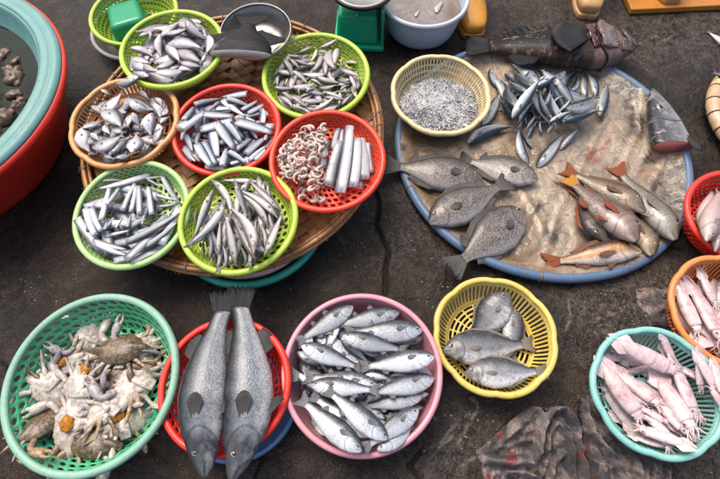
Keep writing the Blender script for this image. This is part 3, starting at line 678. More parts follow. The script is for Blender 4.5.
    if k['pelv']:
        s0, ln, wdt = k['pelv']; m = 7; zb = fw(s0)*.45*side
        base = [(.5-bl*s0+.02*q, by(s0)-fd(s0)*.8, zb) for q in np.linspace(-1, 1, m)]
        tip = [(.5-bl*s0-ln*(1-.2*q*q)*.75, by(s0)-fd(s0)-wdt*(.55+.5*q), zb+side*.01) for q in np.linspace(-1, 1, m)]
        sheet('pelvic_fin', base, tip, .0035, k['fin'])
    if k['eye']:
        s0, y0, r = k['eye']; r *= 1.3; hh = (fu(s0)+fd(s0))/2; mid = (fu(s0)-fd(s0))/2; zt = fw(s0)*math.sqrt(max(.05, 1-y0*y0))*.93
        mb = MB(); n = 8 if small else 14; c = np.array((.5-bl*s0, by(s0)+mid+y0*hh, side*zt))
        V, F, U = ball((0, 0, 0), (r, r, r*.55), n, 4 if small else 8); 
        if side < 0: V = [(x, y, -z) for x, y, z in V]; F = [f[::-1] for f in F]
        mi = [1 if (np.mean([math.hypot(V[q][0], V[q][1]) for q in f]) < r*.62) else 0 for f in F]
        Vt = [tuple(np.array(v)+c) for v in V]
        out.append(('eye', mesh('fish_eye', Vt, F, [k['eyem'], M_pupil], None, mi)))
    return out
def joined(parts, name):
    """small fish: one mesh for the whole animal"""
    V, F, U, fm, mats = [], [], [], [], []
    for _, me in parts:
        o = len(V); V += [tuple(v.co) for v in me.vertices]; mo = len(mats); mats += list(me.materials)
        uv = [(0, 0)]*len(me.vertices)
        if me.uv_layers:
            for l, d in zip(me.loops, me.uv_layers[0].data): uv[l.vertex_index] = tuple(d.uv)
        U += uv
        for p in me.polygons: F.append(tuple(o+i for i in p.vertices)); fm.append(mo+p.material_index)
        bpy.data.meshes.remove(me)
    return mesh(name, V, F, mats, U, fm)
_cache = {}
def proto(kn, k, side, var):
    key = (id(k), side, var)
    if key not in _cache:
        pp = fish_parts(k, side, k['bend']+(0, .16, -.16)[var] if k['cut'] is None or not k['cut'][0] else (0, .05, -.05)[var])
        _cache[key] = joined(pp, kn) if k['res'][0] < 20 else pp
    return _cache[key]

def lie(k, x, y, yaw, L, soft=.3, maxslope=.5, flip=1, extra=0., wall=.03):
    """lay a fish of length L on whatever is below: height and slope of a rod resting on two supports; returns its frame"""
    bl = k['bl']; s = np.linspace(0, 1, 22); xs = .5-bl*s; up, dn, wd = crv(k['up'], s), crv(k['dn'], s), crv(k['wd'], s)
    if k['tail']: xs = np.append(xs, -.46); up = np.append(up, k['tail'][1]*.6); dn = np.append(dn, k['tail'][1]*.6); wd = np.append(wd, .004)
    hh, mid = (up+dn)/2, (up-dn)/2*flip; ca, sa = math.cos(yaw), math.sin(yaw); r = np.full(len(xs), -1.)
    for tq in (-.85, -.5, 0, .5, .85):
        lx, ly = xs*L, (mid+hh*tq)*L; r = np.maximum(r, hget(x+lx*ca-ly*sa, y+lx*sa+ly*ca)+wd*L*math.sqrt(1-tq*tq)*(1-soft))
    r = np.minimum(r, np.median(r)+wall*1.0)
    X_ = xs*L; best, b = -1e9, 0.
    for i in np.where(X_ >= 0)[0]:
        for j in np.where(X_ < 0)[0]:
            h0 = r[j]+(r[i]-r[j])*(0-X_[j])/(X_[i]-X_[j])
            if h0 > best: best, b = h0, (r[i]-r[j])/(X_[i]-X_[j])
    a = best
    if abs(b) > maxslope: b = math.copysign(maxslope, b); a = float(np.max(r-b*X_))-.0
    a += extra
    n1, n2 = max(24, int(L/.003)), 9
    s = np.linspace(0, 1, n1); xs = .5-bl*s; up, dn, wd = crv(k['up'], s), crv(k['dn'], s), crv(k['wd'], s); hh, mid = (up+dn)/2, (up-dn)/2*flip
    tq = np.linspace(-.9, .9, max(n2, int(hh.max()*2*L/.003)))[None, :]
    lx = (xs*L)[:, None]+0*tq; ly = (mid[:, None]+hh[:, None]*tq)*L; zt = a+b*lx+wd[:, None]*L*np.sqrt(1-tq*tq)*.9
    splat(np.stack([(x+lx*ca-ly*sa).ravel(), (y+lx*sa+ly*ca).ravel(), zt.ravel()], 1))
    if k['tail']:
        tx = np.linspace(.5-bl, -.48, 12)[:, None]*L+np.zeros((1, 9)); ty = np.linspace(-1, 1, 9)[None, :]*k['tail'][1]*.7*L+0*tx
        splat(np.stack([(x+tx*ca-ty*sa).ravel(), (y+tx*sa+ty*ca).ravel(), (a+b*tx+.003).ravel()], 1))
    return Matrix.Translation((x, y, a)) @ Matrix.Rotation(yaw, 4, 'Z') @ Matrix.Rotation(-math.atan(b), 4, 'Y'), a, b

def put(kn, k, M, L, label, cat, group, flip=1, lean=0., var=0, fat=1.):
    S = Matrix.Diagonal((L, L*fat, L*fat, 1)); Mf = M @ Matrix.Rotation((0 if flip > 0 else math.pi)+R(lean), 4, 'X') @ S
    pp = proto(kn, k, flip, var)
    if isinstance(pp, list):
        t = thing(kn, label, cat, Mf, group)
        for nm, me in pp: link(nm, me, t)
        return t
    o = link(kn, pp); o.matrix_world = Mf; return tag(o, label, cat, group)

def clampin(c, A, B, inside):
    if inside is None: return c
    for E in (A, B):
        v = E[:2]+(c-(A+B)/2)[:2]-np.array(inside[:2]); d = np.linalg.norm(v)
        if d > inside[2]: c = c.copy(); c[:2] -= v*(1-inside[2]/d)
    return c

def fish_at(kn, k, head, tail, label, cat, group=None, flip=None, lean=None, var=None, fat=1., soft=.3, maxslope=.5, inside=None, zfix=None, ox=0., oy=0., sc=1.):
    """lay a fish whose snout and tail tip the photo shows at two pixels (of an enlarged view with origin ox, oy and scale sc)"""
    h = (ox+head[0]/sc, oy+head[1]/sc); tl = (ox+tail[0]/sc, oy+tail[1]/sc)
    mx, my = (h[0]+tl[0])/2, (h[1]+tl[1])/2; z = .06
    for _ in range(4): q = unp(mx, my, z); z = float(hget(q[0], q[1]))+.012
    b = 0.; sav = HF.copy()
    for it in range(5):
        A, B = unp(*h, z), unp(*tl, z)
        if it: A, B = unp(*h, z+b*np.linalg.norm(A-B)/2), unp(*tl, z-b*np.linalg.norm(A-B)/2)
        L = float(np.linalg.norm((A-B)[:2])); yaw = math.atan2(A[1]-B[1], A[0]-B[0]); c = clampin((A+B)/2, A, B, inside)
        fl = flip if flip else (1 if rnd.random() < .5 else -1)
        flip = fl
        HF[:] = sav
        if zfix: M, z1, b1 = Matrix.Translation((c[0], c[1], zfix)) @ Matrix.Rotation(yaw, 4, 'Z'), zfix, 0.; z = zfix
        else: M, z1, b1 = lie(k, c[0], c[1], yaw, L, soft, maxslope, fl)
        z, b = (z+z1)/2 if 0 < it < 4 else z1, (b+b1)/2 if 0 < it < 4 else b1
    Ln = L*math.sqrt(1+b*b)
    return put(kn, k, M, Ln, label, cat, group, fl, rnd.uniform(-9, 9) if lean is None else lean, rnd.choice((0, 1, 2)) if var is None else var, fat)

def fill(kn, k, n, cx, cy, rad, L, label, cat, group, yaws=None, jl=.15, fat=1., soft=.35, sx=1., sy=1., target=None):
    """the under layers of a heap, added until the heap has reached its height"""
    gxx, gyy = np.meshgrid(np.linspace(-.75, .75, 25)*rad, np.linspace(-.75, .75, 25)*rad)
    dsk = np.hypot(gxx, gyy) < rad*.8; gxx, gyy = gxx[dsk]*1.15, gyy[dsk]*1.15
    for i in range(n):
        if target and float(np.mean(hget(cx+gxx, cy+gyy))) > target: break
        l = L*rnd.uniform(1-jl, 1+jl); a = rnd.uniform(0, 6.283); r = max(0., rad-l*.42)*math.sqrt(rnd.random()); yw = rnd.uniform(0, 6.283) if yaws is None else R(rnd.gauss(rnd.choice(yaws), 14))
        if rnd.random() < .55 and yaws is None: yw = a+1.57+rnd.gauss(0, .3); r = min(rad-l*.25, r+l*.2)
        if target:                                           # level the heap: take the lowest of several spots
            best = None
            for _ in range(9):
                a2 = rnd.uniform(0, 6.283); r2 = (rad-l*.16)*math.sqrt(rnd.random()); tang = r2 > rad-l*.48
                y2 = (a2+1.57+rnd.gauss(0, .22)+(math.pi if rnd.random() < .5 else 0) if tang else rnd.uniform(0, 6.283)) if yaws is None else yw
                if yaws is not None: r2 = min(r2, max(.01, rad-l*.40))
                pq = np.linspace(-.4, .4, 5)*l; hh_ = float(np.mean(hget(cx+r2*math.cos(a2)+pq*math.cos(y2), cy+r2*math.sin(a2)+pq*math.sin(y2))))
                if best is None or hh_ < best[0]: best = (hh_, a2, r2, y2)
            _, a, r, yw = best
        fl = rnd.choice((1, -1))
        M, z, b = lie(k, cx+r*math.cos(a)*sx, cy+r*math.sin(a)*sy, yw, l, soft, .45, fl)
        put(kn, k, M, l, label, cat, group, fl, rnd.uniform(-12, 12), rnd.choice((0, 1, 2)), fat)

# ---- kinds of fish
F_redbrown = fin_mat('red_brown_translucent_fin', (.22, .125, .09), (.17, .08, .055))
F_barra = fin_mat('big_fish_fin', (.115, .11, .10), (.045, .045, .047))
F_grey = fin_mat('grey_fin', (.25, .25, .26), (.16, .16, .17)); F_pale = fin_mat('pale_fin', (.36, .34, .33), (.22, .2, .2)); F_dark = fin_mat('dark_fin', (.035, .036, .040), (.02, .02, .022)); F_spot = fin_mat('brown_grey_fin', (.17, .15, .135), (.06, .06, .066))
F_orange = fin_mat('orange_fin', (.26, .095, .045), (.30, .075, .03)); F_yel = fin_mat('yellow_brown_fin', (.30, .20, .10), (.20, .13, .08)); F_tan = fin_mat('tan_fin', (.30, .26, .21), (.2, .17, .14))
B_mullet = fish_mat('mullet_skin', (.052, .058, .068), (.40, .425, .46), (.60, .60, .59), 44, 17, .36, .25, .42, stops=(.12, .30, .50, .80), blot=.3, blotcol=(.22, .25, .30), jit=.3)
B_mack = fish_mat('mackerel_skin', (.032, .045, .060), (.20, .235, .265), (.62, .62, .60), 90, 40, .12, .22, .42, stops=(.12, .34, .56, .74), blot=.15)
B_smelt = fish_mat('smelt_skin', (.125, .12, .12), (.34, .325, .32), (.55, .52, .49), 80, 26, .22, .3, .22, stops=(.16, .42, .58, .84), ug=.2, blotcol=(.22, .18, .15), blot=.25, head=(.16, .115, .095))
B_flat = fish_mat('flat_silver_skin', (.12, .115, .135), (.31, .305, .335), (.60, .54, .54), 50, 20, .15, .3, .28, blotcol=(.33, .20, .20), jit=.38, blot=.45)
B_tiny = fish_mat('tiny_fish_skin', (.13, .12, .12), (.33, .305, .30), (.58, .53, .51), 40, 16, .12, .32, .22, blotcol=(.27, .19, .165), jit=.38, blot=.45)
B_moon = fish_mat('oval_fish_skin', (.11, .115, .13), (.31, .31, .33), (.60, .57, .56), 40, 24, .15, .28, .28, blotcol=(.30, .25, .24), jit=.3, blot=.5)
B_cut = fish_mat('cut_fish_skin', (.08, .10, .14), (.33, .37, .42), (.66, .66, .66), 70, 24, .10, .24, .38, stops=(.15, .4, .6, .85), gill=0., ug=-.5, jit=.35)
B_rib = fish_mat('ribbon_fish_skin', (.15, .16, .185), (.37, .39, .42), (.56, .56, .57), 30, 10, .05, .3, .22, stops=(.1, .4, .58, .85), gill=0., ug=-.5, blot=.5, blotcol=(.20, .21, .25), jit=.3)
B_spot = fish_mat('spotted_skin', (.060, .050, .045), (.23, .20, .175), (.44, .41, .385), 60, 26, .15, .36, .12, stops=(.08, .26, .6, .95), spot=(.026, .020, .018), spot_scale=(58, 32), spot_thr=.5, ug=.23, blot=.3)
B_snap = fish_mat('reddish_brown_skin', (.075, .042, .034), (.215, .152, .128), (.42, .34, .29), 30, 13, .65, .33, .2, stops=(.1, .3, .6, .9), ug=.3, blotcol=(.24, .13, .10))
B_snapo = fish_mat('olive_brown_skin', (.075, .052, .032), (.22, .16, .10), (.48, .41, .31), 32, 13, .6, .33, .18, stops=(.1, .32, .6, .9), ug=.28, blotcol=(.2, .14, .09))
B_snapg = fish_mat('greenish_grey_skin', (.085, .08, .058), (.27, .255, .205), (.55, .51, .44), 32, 13, .55, .32, .2, stops=(.1, .32, .62, .9), ug=.27, blotcol=(.25, .22, .15))
B_snapw = fish_mat('white_orange_skin', (.07, .035, .028), (.36, .20, .095), (.64, .57, .49), 34, 13, .45, .33, .12, stops=(.22, .42, .62, .8), ug=.28, blotcol=(.50, .20, .05), blot=.6)
B_bream = fish_mat('bream_skin', (.040, .042, .047), (.20, .20, .212), (.60, .59, .58), 46, 20, .22, .33, .12, stops=(.16, .42, .56, .82), ug=.24, blotcol=(.10, .10, .108), blot=.55, blot_scale=7., blot_edge=(.5, .62), head=(.12, .115, .115))
B_barra = fish_mat('big_scaled_skin', (.022, .025, .030), (.20, .215, .235), (.58, .57, .56), 88, 31, .55, .28, .19, stops=(.14, .36, .58, .88), ug=.27, blot=.45, blotcol=(.07, .075, .085), head=(.055, .056, .060), spec=.2, coat=.3)
B_group = fish_mat('mottled_dark_skin', (.006, .0055, .0055), (.014, .012, .011), (.06, .04, .032), 60, 20, .3, .36, .0, stops=(.08, .2, .36, .7), ug=.32, blot=.85, blotcol=(.20, .125, .09), jit=.05, head=(.20, .135, .125), blot_edge=(.56, .62), blot_scale=5., gill=1., coat=.12, spec=.12)
B_tuna = fish_mat('tuna_head_skin', (.030, .033, .038), (.115, .118, .128), (.36, .34, .34), 40, 14, .1, .34, .15, ug=.66, gill=.8, blot=.75, blotcol=(.27, .25, .25), blot_edge=(.5, .6), blot_scale=4., spec=.15, coat=.2)
B_pinkf = fish_mat('pinkish_long_skin', (.26, .19, .18), (.44, .33, .31), (.60, .50, .47), 60, 20, .15, .3, .15, blotcol=(.36, .22, .2))

SL = [(0, .012), (.04, .04), (.12, .075), (.25, .10), (.42, .112), (.6, .095), (.78, .062), (.92, .038), (1, .036)]
def sc_(p, a): return [(x, y*a) for x, y in p]
mullet = K(sc_(SL, 1.2), sc_(SL, 1.38), sc_(SL, .58), .84, (.16, .115, .17), (.085, .25, .017), ((.40, .50, .05, .03, .7), (.68, .76, .05, .03, .8)), ((.68, .78, .04, .03, .8),), (.25, .3, .12, .03, .1), None, B_mullet, F_grey)
MK = [(0, .010), (.05, .042), (.15, .074), (.3, .092), (.5, .092), (.7, .072), (.86, .040), (.95, .020), (1, .016)]
mackerel = K(sc_(MK, 1.1), sc_(MK, 1.3), sc_(MK, .85), .88, (.12, .09, .26), (.075, .2, .015), (), (), (.22, .1, .10, .02, .1), None, B_mack, F_grey, res=(24, 12))
SM = [(0, .006), (.06, .022), (.16, .045), (.3, .066), (.45, .072), (.62, .062), (.8, .042), (.93, .026), (1, .024)]
smelt = K(sc_(SM, 1.05), sc_(SM, 1.15), sc_(SM, .9), .90, (.10, .05, .12), (.125, .3, .013), ((.55, .8, .03, .015, .6),), (), (.23, .1, .07, .018, .1), None, B_smelt, F_pale, res=(24, 12))
FL = [(0, .015), (.06, .06), (.2, .11), (.4, .135), (.6, .115), (.8, .065), (.93, .03), (1, .028)]
flatfish = K(sc_(FL, 1.1), sc_(FL, 1.15), sc_(FL, .5), .90, (.1, .07, .2), (.1, .2, .016), (), (), None, None, B_flat, F_pale, res=(17, 10))
TY_ = [(0, .02), (.08, .055), (.25, .09), (.5, .10), (.75, .07), (.92, .04), (1, .035)]
tiny = K(sc_(TY_, 1.4), sc_(TY_, 1.45), sc_(TY_, .9), .93, (.07, .055, .1), (.09, .25, .02), (), (), None, None, B_tiny, F_pale, res=(14, 9))
MO = [(0, .03), (.06, .10), (.2, .20), (.42, .26), (.65, .20), (.85, .09), (.95, .04), (1, .036)]
moon = K(sc_(MO, .95), sc_(MO, 1.0), sc_(MO, .38), .86, (.14, .12, .2), (.12, .3, .03), ((.35, .85, .03, .01, .5),), ((.5, .85, .03, .01, .5),), (.3, 0., .1, .03, .1), None, B_moon, F_pale, res=(18, 12))
CH = [(0, .135), (.2, .165), (.5, .155), (.8, .115), (1, .085)]
chunk = K(sc_(CH, 1.), sc_(CH, 1.0), sc_(CH, .45), 1., None, None, body=B_cut, cut=(1, 1, M_flesh), res=(9, 12))
taper = K([(0, .12), (.3, .12), (.6, .09), (.85, .045), (1, .02)], [(0, .12), (.3, .12), (.6, .09), (.85, .045), (1, .02)], [(0, .07), (.3, .07), (.6, .05), (.85, .03), (1, .012)], 1., None, None, body=B_cut, cut=(1, 0, M_flesh), res=(11, 12))
RB = [(0, .115), (.3, .118), (.7, .105), (1, .09)]
ribbon = K(RB, RB, sc_(RB, .45), 1., None, None, body=B_rib, cut=(1, 1, M_paleflesh), res=(9, 14))
strip = K([(0, .05), (.3, .062), (.7, .05), (1, .015)], [(0, .05), (.3, .062), (.7, .05), (1, .015)], [(0, .022), (.3, .028), (.7, .022), (1, .008)], 1., None, None, body=B_rib, cut=(1, 0, M_paleflesh), res=(13, 10))
SP_u = [(0, .02), (.04, .06), (.1, .115), (.22, .175), (.4, .205), (.6, .18), (.8, .10), (.93, .05), (1, .046)]
SP_d = [(0, .02), (.04, .05), (.1, .09), (.22, .15), (.4, .195), (.6, .175), (.8, .095), (.93, .048), (1, .044)]
spotted = K(SP_u, SP_d, sc_(SP_u, .46), .83, (.17, .13, .06), (.105, .35, .019), ((.25, .8, .018, .05, .6), (.76, .88, .09, .05, .5)), ((.58, .86, .03, .06, .6),), (.26, 0., .13, .04, .15), None, B_spot, F_spot, res=(48, 28), ug=.23, eyem=M_eye_y)
SN_u = [(0, .03), (.05, .075), (.14, .15), (.25, .19), (.4, .19), (.6, .145), (.8, .08), (.93, .05), (1, .048)]
SN_d = [(0, .03), (.05, .055), (.14, .085), (.25, .11), (.4, .125), (.6, .11), (.8, .065), (.93, .045), (1, .044)]
snapper = K(SN_u, SN_d, sc_(SN_u, .52), .80, (.2, .135, .16), (.17, .40, .024), ((.28, .84, .04, .03, .6),), ((.62, .8, .05, .03, .7),), (.31, -.15, .2, .035, .12), (.34, .13, .06), B_snap, F_redbrown, res=(48, 26), ug=.3, eyem=M_eye_y, tailm=F_orange)
snap_o = dict(snapper, body=B_snapo); snap_g = dict(snapper, body=B_snapg, fin=F_tan, tailm=F_orange, up=sc_(SN_u, .82), dn=sc_(SN_d, .95)); snap_w = dict(snapper, body=B_snapw, up=sc_(SN_u, .85), dn=sc_(SN_d, .9)); snap_y = dict(snapper, tailm=fin_mat('yellow_tail_fin', (.50, .24, .05), (.56, .25, .03)), fin=fin_mat('red_brown_fin', (.26, .07, .05), (.3, .08, .04)))
snap_d = dict(snapper, body=fish_mat('dark_brown_skin', (.05, .04, .035), (.13, .10, .088), (.34, .29, .26), 38, 16, .35, .33, .2, ug=.3), fin=F_orange)
bream = K(sc_(SP_u, 1.08), sc_(SP_d, 1.14), sc_(SP_u, .5), .84, (.16, .115, .14), (.095, .25, .022), ((.3, .85, .025, .02, .6),), ((.58, .85, .025, .02, .6),), (.26, -.1, .14, .03, .1), None, B_bream, F_tan, res=(46, 26), ug=.24)
BA_u = [(0, .018), (.04, .038), (.11, .062), (.2, .088), (.32, .118), (.45, .132), (.6, .12), (.75, .09), (.88, .058), (1, .05)]
BA_d = [(0, .022), (.04, .048), (.11, .074), (.2, .098), (.32, .12), (.45, .128), (.6, .115), (.75, .082), (.88, .055), (1, .05)]
barra = K(BA_u, BA_d, sc_(BA_u, .78), .86, (.14, .085, .02), (.13, .35, .013), ((.68, .84, .05, .03, .8),), ((.70, .84, .06, .05, .8),), (.30, .12, .14, .042, .0), (.34, .12, .06), B_barra, F_barra, F_dark, res=(72, 36), ug=.27, bend=.05)
GR_u = [(0, .016), (.05, .05), (.14, .092), (.28, .118), (.5, .108), (.75, .07), (.92, .045), (1, .044)]
grouper = K(GR_u, sc_(GR_u, 1.05), sc_(GR_u, .58), .86, (.14, .085, -.04), (.14, .5, .014), ((.3, .62, .04, .03, .6), (.64, .86, .06, .05, .8)), ((.66, .84, .06, .05, .8),), (.36, -.1, .22, .11, .15), (.4, .1, .04), B_group, F_dark, res=(64, 32), ug=.32)
tunahead = K([(0, .02), (.1, .09), (.3, .19), (.6, .28), (1, .32)], [(0, .02), (.1, .08), (.3, .17), (.6, .27), (1, .32)], [(0, .02), (.1, .055), (.3, .10), (.6, .135), (1, .14)], 1., None, (.42, .35, .042), body=B_tuna, cut=(0, 1, M_redflesh), res=(40, 32), ug=.66)
tunahead['pect'] = (.86, -.55, .3, .10, .25); tunahead['fin'] = F_dark
longfish = K(sc_(SM, 1.0), sc_(SM, 1.1), sc_(SM, .9), .92, (.08, .05, .1), (.1, .3, .012), (), (), (.22, .1, .07, .018, .1), None, B_pinkf, F_pale, res=(24, 12))

barra_l = dict(barra, bend=-.10); barra_r = dict(barra, bend=.13)
# ================================================================== SEAFOOD, laid from the bottom of each heap up
def room(k, r): return (BK[k][0], BK[k][1], r)
def heap(kn, k, bk, L, label, cat, group, below, n=60, rad=.162, **kw):
    fill(kn, k, n, BK[bk][0], BK[bk][1]-.004, rad, L, label, cat, group, target=BK[bk][2]-below, **kw)
def batch(kn, k, rows, cat, group, default, ox, oy, sc, **kw):
    for r in rows:
        lab = r[4] if len(r) > 4 and isinstance(r[4], str) else default
        ex = dict(kw); ex.update(r[5] if len(r) > 5 else {})
        fish_at(kn, k, (r[0], r[1]), (r[2], r[3]), lab, cat, group, ox=ox, oy=oy, sc=sc, **ex)

# --- pink basin: mullet
gm = 'silver mullet in the pink basin'; dm = 'silver mullet lying under others in the pink basin'
fill('mullet', mullet, 40, .006, .268, .205, .24, dm, 'fish', gm, (0, 180, 150, -30), .1, target=.088)
batch('mullet', mullet, [
 (140, 402, 92, 332, 'mullet at the lower left edge of the pink basin, only its head and back showing'), (282, 446, 402, 318, 'dark-backed mullet curving along the lower right wall of the pink basin', dict(flip=-1)),
 (58, 178, 165, 222, 'mullet at the left edge of the pink basin, its eye by the rim'), (170, 104, 128, 190), (180, 136, 262, 214), (404, 138, 320, 162), (418, 292, 330, 300), (120, 190, 140, 235), (290, 180, 220, 165), (300, 352, 230, 320), (100, 120, 160, 128), (240, 240, 330, 250), (395, 228, 300, 232), (380, 330, 300, 360)],
 'fish', gm, dm, 275, 288, 2.72, inside=(.006, .268, .212))
batch('mullet', mullet, [
 (212, 48, 52, 152, 'mullet slanting up to the top left rim of the pink basin', dict(flip=1)), (338, 66, 148, 104, 'mullet across the top of the pink basin, nearest the back rim', dict(flip=1)),
 (402, 113, 180, 122, 'dark-backed mullet second from the back in the pink basin, head at the right wall', dict(flip=1)), (262, 402, 92, 285, 'mullet half hidden between the two big slanting mullet at the front of the pink basin', dict(flip=1)),
 (72, 156, 246, 222, 'mullet facing left in the upper left of the pink basin, tail in the middle', dict(flip=-1)), (183, 132, 368, 170, 'pale mullet facing left near the back of the pink basin', dict(flip=-1)),
 (278, 262, 72, 240, 'mullet with its tail at the left wall of the pink basin, head in the middle', dict(flip=1)), (434, 186, 222, 216, 'bright mullet whose snout reaches the right wall of the pink basin', dict(flip=1)),
 (402, 290, 225, 326, 'mullet facing right in the lower right of the pink basin, above the bluish one', dict(flip=1)), (433, 244, 240, 290, 'bluish mullet facing the right wall in the middle of the pink basin', dict(flip=1)),
 (98, 262, 292, 278, 'mullet facing left in the middle of the pink basin, lying over two others', dict(flip=-1)), (390, 328, 232, 442, 'bluish mullet slanting up towards the lower right wall of the pink basin', dict(flip=1)),
 (237, 444, 60, 292, 'big mullet slanting down to the front rim of the pink basin, lowest in the photo', dict(flip=1)), (307, 411, 132, 268, 'big bluish mullet lying on top of the heap at the front of the pink basin', dict(flip=1))],
 'fish', gm, dm, 275, 288, 2.72, inside=(.006, .268, .212), var=0)

# --- front lime basket: slender fish
gs_ = 'slender long-snouted fish in the front lime basket'; ds_ = 'slender grey fish packed in the lime basket at the front of the woven tray'
heap('slender_fish', smelt, 'G3', .19, ds_, 'fish', gs_, .022, 44, .165, yaws=(-80, -100, 95), jl=.1)
batch('slender_fish', smelt, [(350, 70, 190, 78, 'slender fish lying crosswise along the back rim of the front lime basket'), (90, 165, 78, 250), (120, 372, 112, 290), (145, 392, 152, 262), (180, 365, 185, 225), (212, 412, 198, 310), (290, 405, 262, 310), (367, 345, 358, 235), (350, 340, 312, 215), (405, 282, 372, 165), (443, 255, 352, 72, 'slender fish curving along the right wall of the front lime basket'), (155, 98, 80, 305, 'slender fish leaning along the left wall of the front lime basket'), (430, 190, 300, 66), (422, 216, 262, 86), (395, 380, 250, 280)], 'fish', gs_, ds_, 174, 164, 3.99, inside=room('G3', .17))
batch('slender_fish', smelt, [(365, 376, 438, 205, 'slender fish curving down the right side of the front lime basket'), (382, 256, 272, 102), (333, 400, 240, 222), (237, 48, 302, 236, 'slender fish snout-up at the back rim, second from left in the front lime basket'), (250, 414, 202, 188), (346, 390, 256, 182), (150, 55, 254, 212, 'slender fish with its snout poking over the back left rim of the front lime basket'), (214, 140, 70, 338, 'slender fish lying on top, tail over the left rim of the front lime basket')], 'fish', gs_, ds_, 174, 164, 3.99, inside=room('G3', .17))

# --- red basket on the woven tray: cut pieces
gc = 'cut silver fish pieces in the red basket'; dc = 'cut silver fish piece in the red basket in the middle of the woven tray'
heap('fish_piece', chunk, 'red1', .085, dc, 'fish piece', gc, .020, 90, .162, jl=.2)
batch('fish_piece', taper, [(145, 132, 272, 82), (70, 248, 222, 140, 'long cut fish tail half at the left wall of the red basket'), (280, 108, 382, 186, 'dark tapered fish piece near the back of the red basket'), (400, 98, 262, 72)], 'fish piece', gc, dc, 165, 78, 4.79, inside=room('red1', .168), maxslope=.4)
batch('fish_piece', chunk, [(295, 98, 402, 128), (235, 147, 312, 145), (190, 188, 322, 176), (225, 250, 246, 378), (185, 310, 240, 412), (278, 422, 296, 338), (385, 362, 472, 288), (400, 388, 482, 330), (345, 345, 412, 292), (395, 168, 472, 128), (370, 155, 442, 104), (466, 218, 470, 150), (388, 185, 432, 210), (405, 250, 442, 292), (95, 265, 132, 358), (160, 255, 150, 315), (100, 215, 140, 145), (315, 414, 375, 392), (120, 370, 145, 400), (430, 395, 482, 345), (480, 300, 495, 250), (260, 110, 225, 150), (330, 250, 345, 320)], 'fish piece', gc, dc, 165, 78, 4.79, inside=room('red1', .168), maxslope=.4)
batch('fish_piece', chunk, [(168, 242, 322, 202), (295, 228, 362, 302), (342, 206, 513, 258, 'long cut fish piece with a dark back, at the right of the red basket'), (152, 322, 218, 428), (248, 214, 332, 338, 'pale cut fish piece lying on top in the middle of the red basket'), (300, 338, 388, 408)], 'fish piece', gc, dc, 165, 78, 4.79, inside=room('red1', .168), maxslope=.4)

# --- lime basket beside the scale: small fish
gt = 'finger-sized fish in the lime basket by the scale'; dt = 'finger-sized grey fish heaped in the lime basket beside the green scale'
heap('small_fish', tiny, 'G2', .085, dt, 'fish', gt, .026, 130, .160, jl=.2)
batch('small_fish', tiny, [(130, 145, 190, 245), (165, 155, 220, 215), (195, 155, 280, 195), (160, 140, 235, 145), (210, 115, 290, 85), (310, 100, 280, 170), (330, 130, 290, 220), (330, 85, 420, 75), (350, 160, 350, 235, 'brownish small fish standing out in the middle of the lime basket by the scale'), (185, 215, 265, 275), (100, 220, 95, 290), (150, 235, 140, 290), (120, 310, 180, 375), (120, 345, 190, 400), (220, 350, 280, 330), (245, 295, 345, 345), (430, 310, 470, 285), (425, 325, 490, 320), (440, 385, 490, 335), (385, 240, 430, 195), (460, 150, 520, 160), (470, 180, 510, 195), (480, 235, 515, 310), (495, 270, 500, 330), (190, 400, 260, 425), (260, 390, 330, 400), (205, 290, 215, 340), (410, 230, 440, 270), (450, 250, 480, 270), (100, 200, 90, 240), (375, 100, 385, 215), (415, 100, 400, 185), (445, 110, 440, 185), (185, 345, 260, 405), (85, 300, 195, 310), (240, 370, 345, 370), (320, 300, 405, 295), (275, 255, 340, 290), (300, 245, 425, 285), (350, 330, 445, 335), (345, 350, 445, 365), (290, 415, 405, 380), (340, 415, 420, 390), (430, 195, 535, 240), (250, 320, 300, 300), (380, 310, 430, 300)], 'fish', gt, dt, 258, 30, 5.207, inside=room('G2', .168))

# --- back left lime basket: flat pinkish-silver fish
gf = 'flat silver fish in the back left lime basket'; df = 'flat pinkish-silver fish heaped in the lime basket at the back left of the woven tray'
heap('flat_fish', flatfish, 'G1', .14, df, 'fish', gf, .020, 70, .162, jl=.15, fat=1.15)
batch('flat_fish', flatfish, [(545, 178, 540, 290), (495, 130, 532, 195), (440, 125, 520, 185), (150, 200, 222, 118), (195, 140, 205, 215), (385, 72, 482, 168), (430, 165, 520, 205), (100, 330, 205, 398), (130, 218, 210, 235), (460, 260, 532, 312), (150, 358, 238, 424), (260, 388, 385, 348, 'brownish flat fish near the front of the back left lime basket'), (385, 335, 512, 362), (235, 362, 378, 318), (95, 288, 218, 352), (245, 434, 418, 388), (380, 390, 445, 372), (500, 345, 545, 305)], 'fish', gf, df, 115, 5, 5.773, inside=room('G1', .150), fat=1.2)
batch('flat_fish', flatfish, [(88, 238, 240, 298), (268, 185, 388, 85, 'pink-sided flat fish near the back rim of the back left lime basket'), (340, 240, 510, 332), (295, 232, 380, 334), (300, 198, 436, 142), (255, 170, 260, 316, 'flat fish lying front to back in the middle of the back left lime basket'), (306, 218, 524, 232, 'largest flat fish lying crosswise on top in the back left lime basket')], 'fish', gf, df, 115, 5, 5.773, inside=room('G1', .150), fat=1.15)

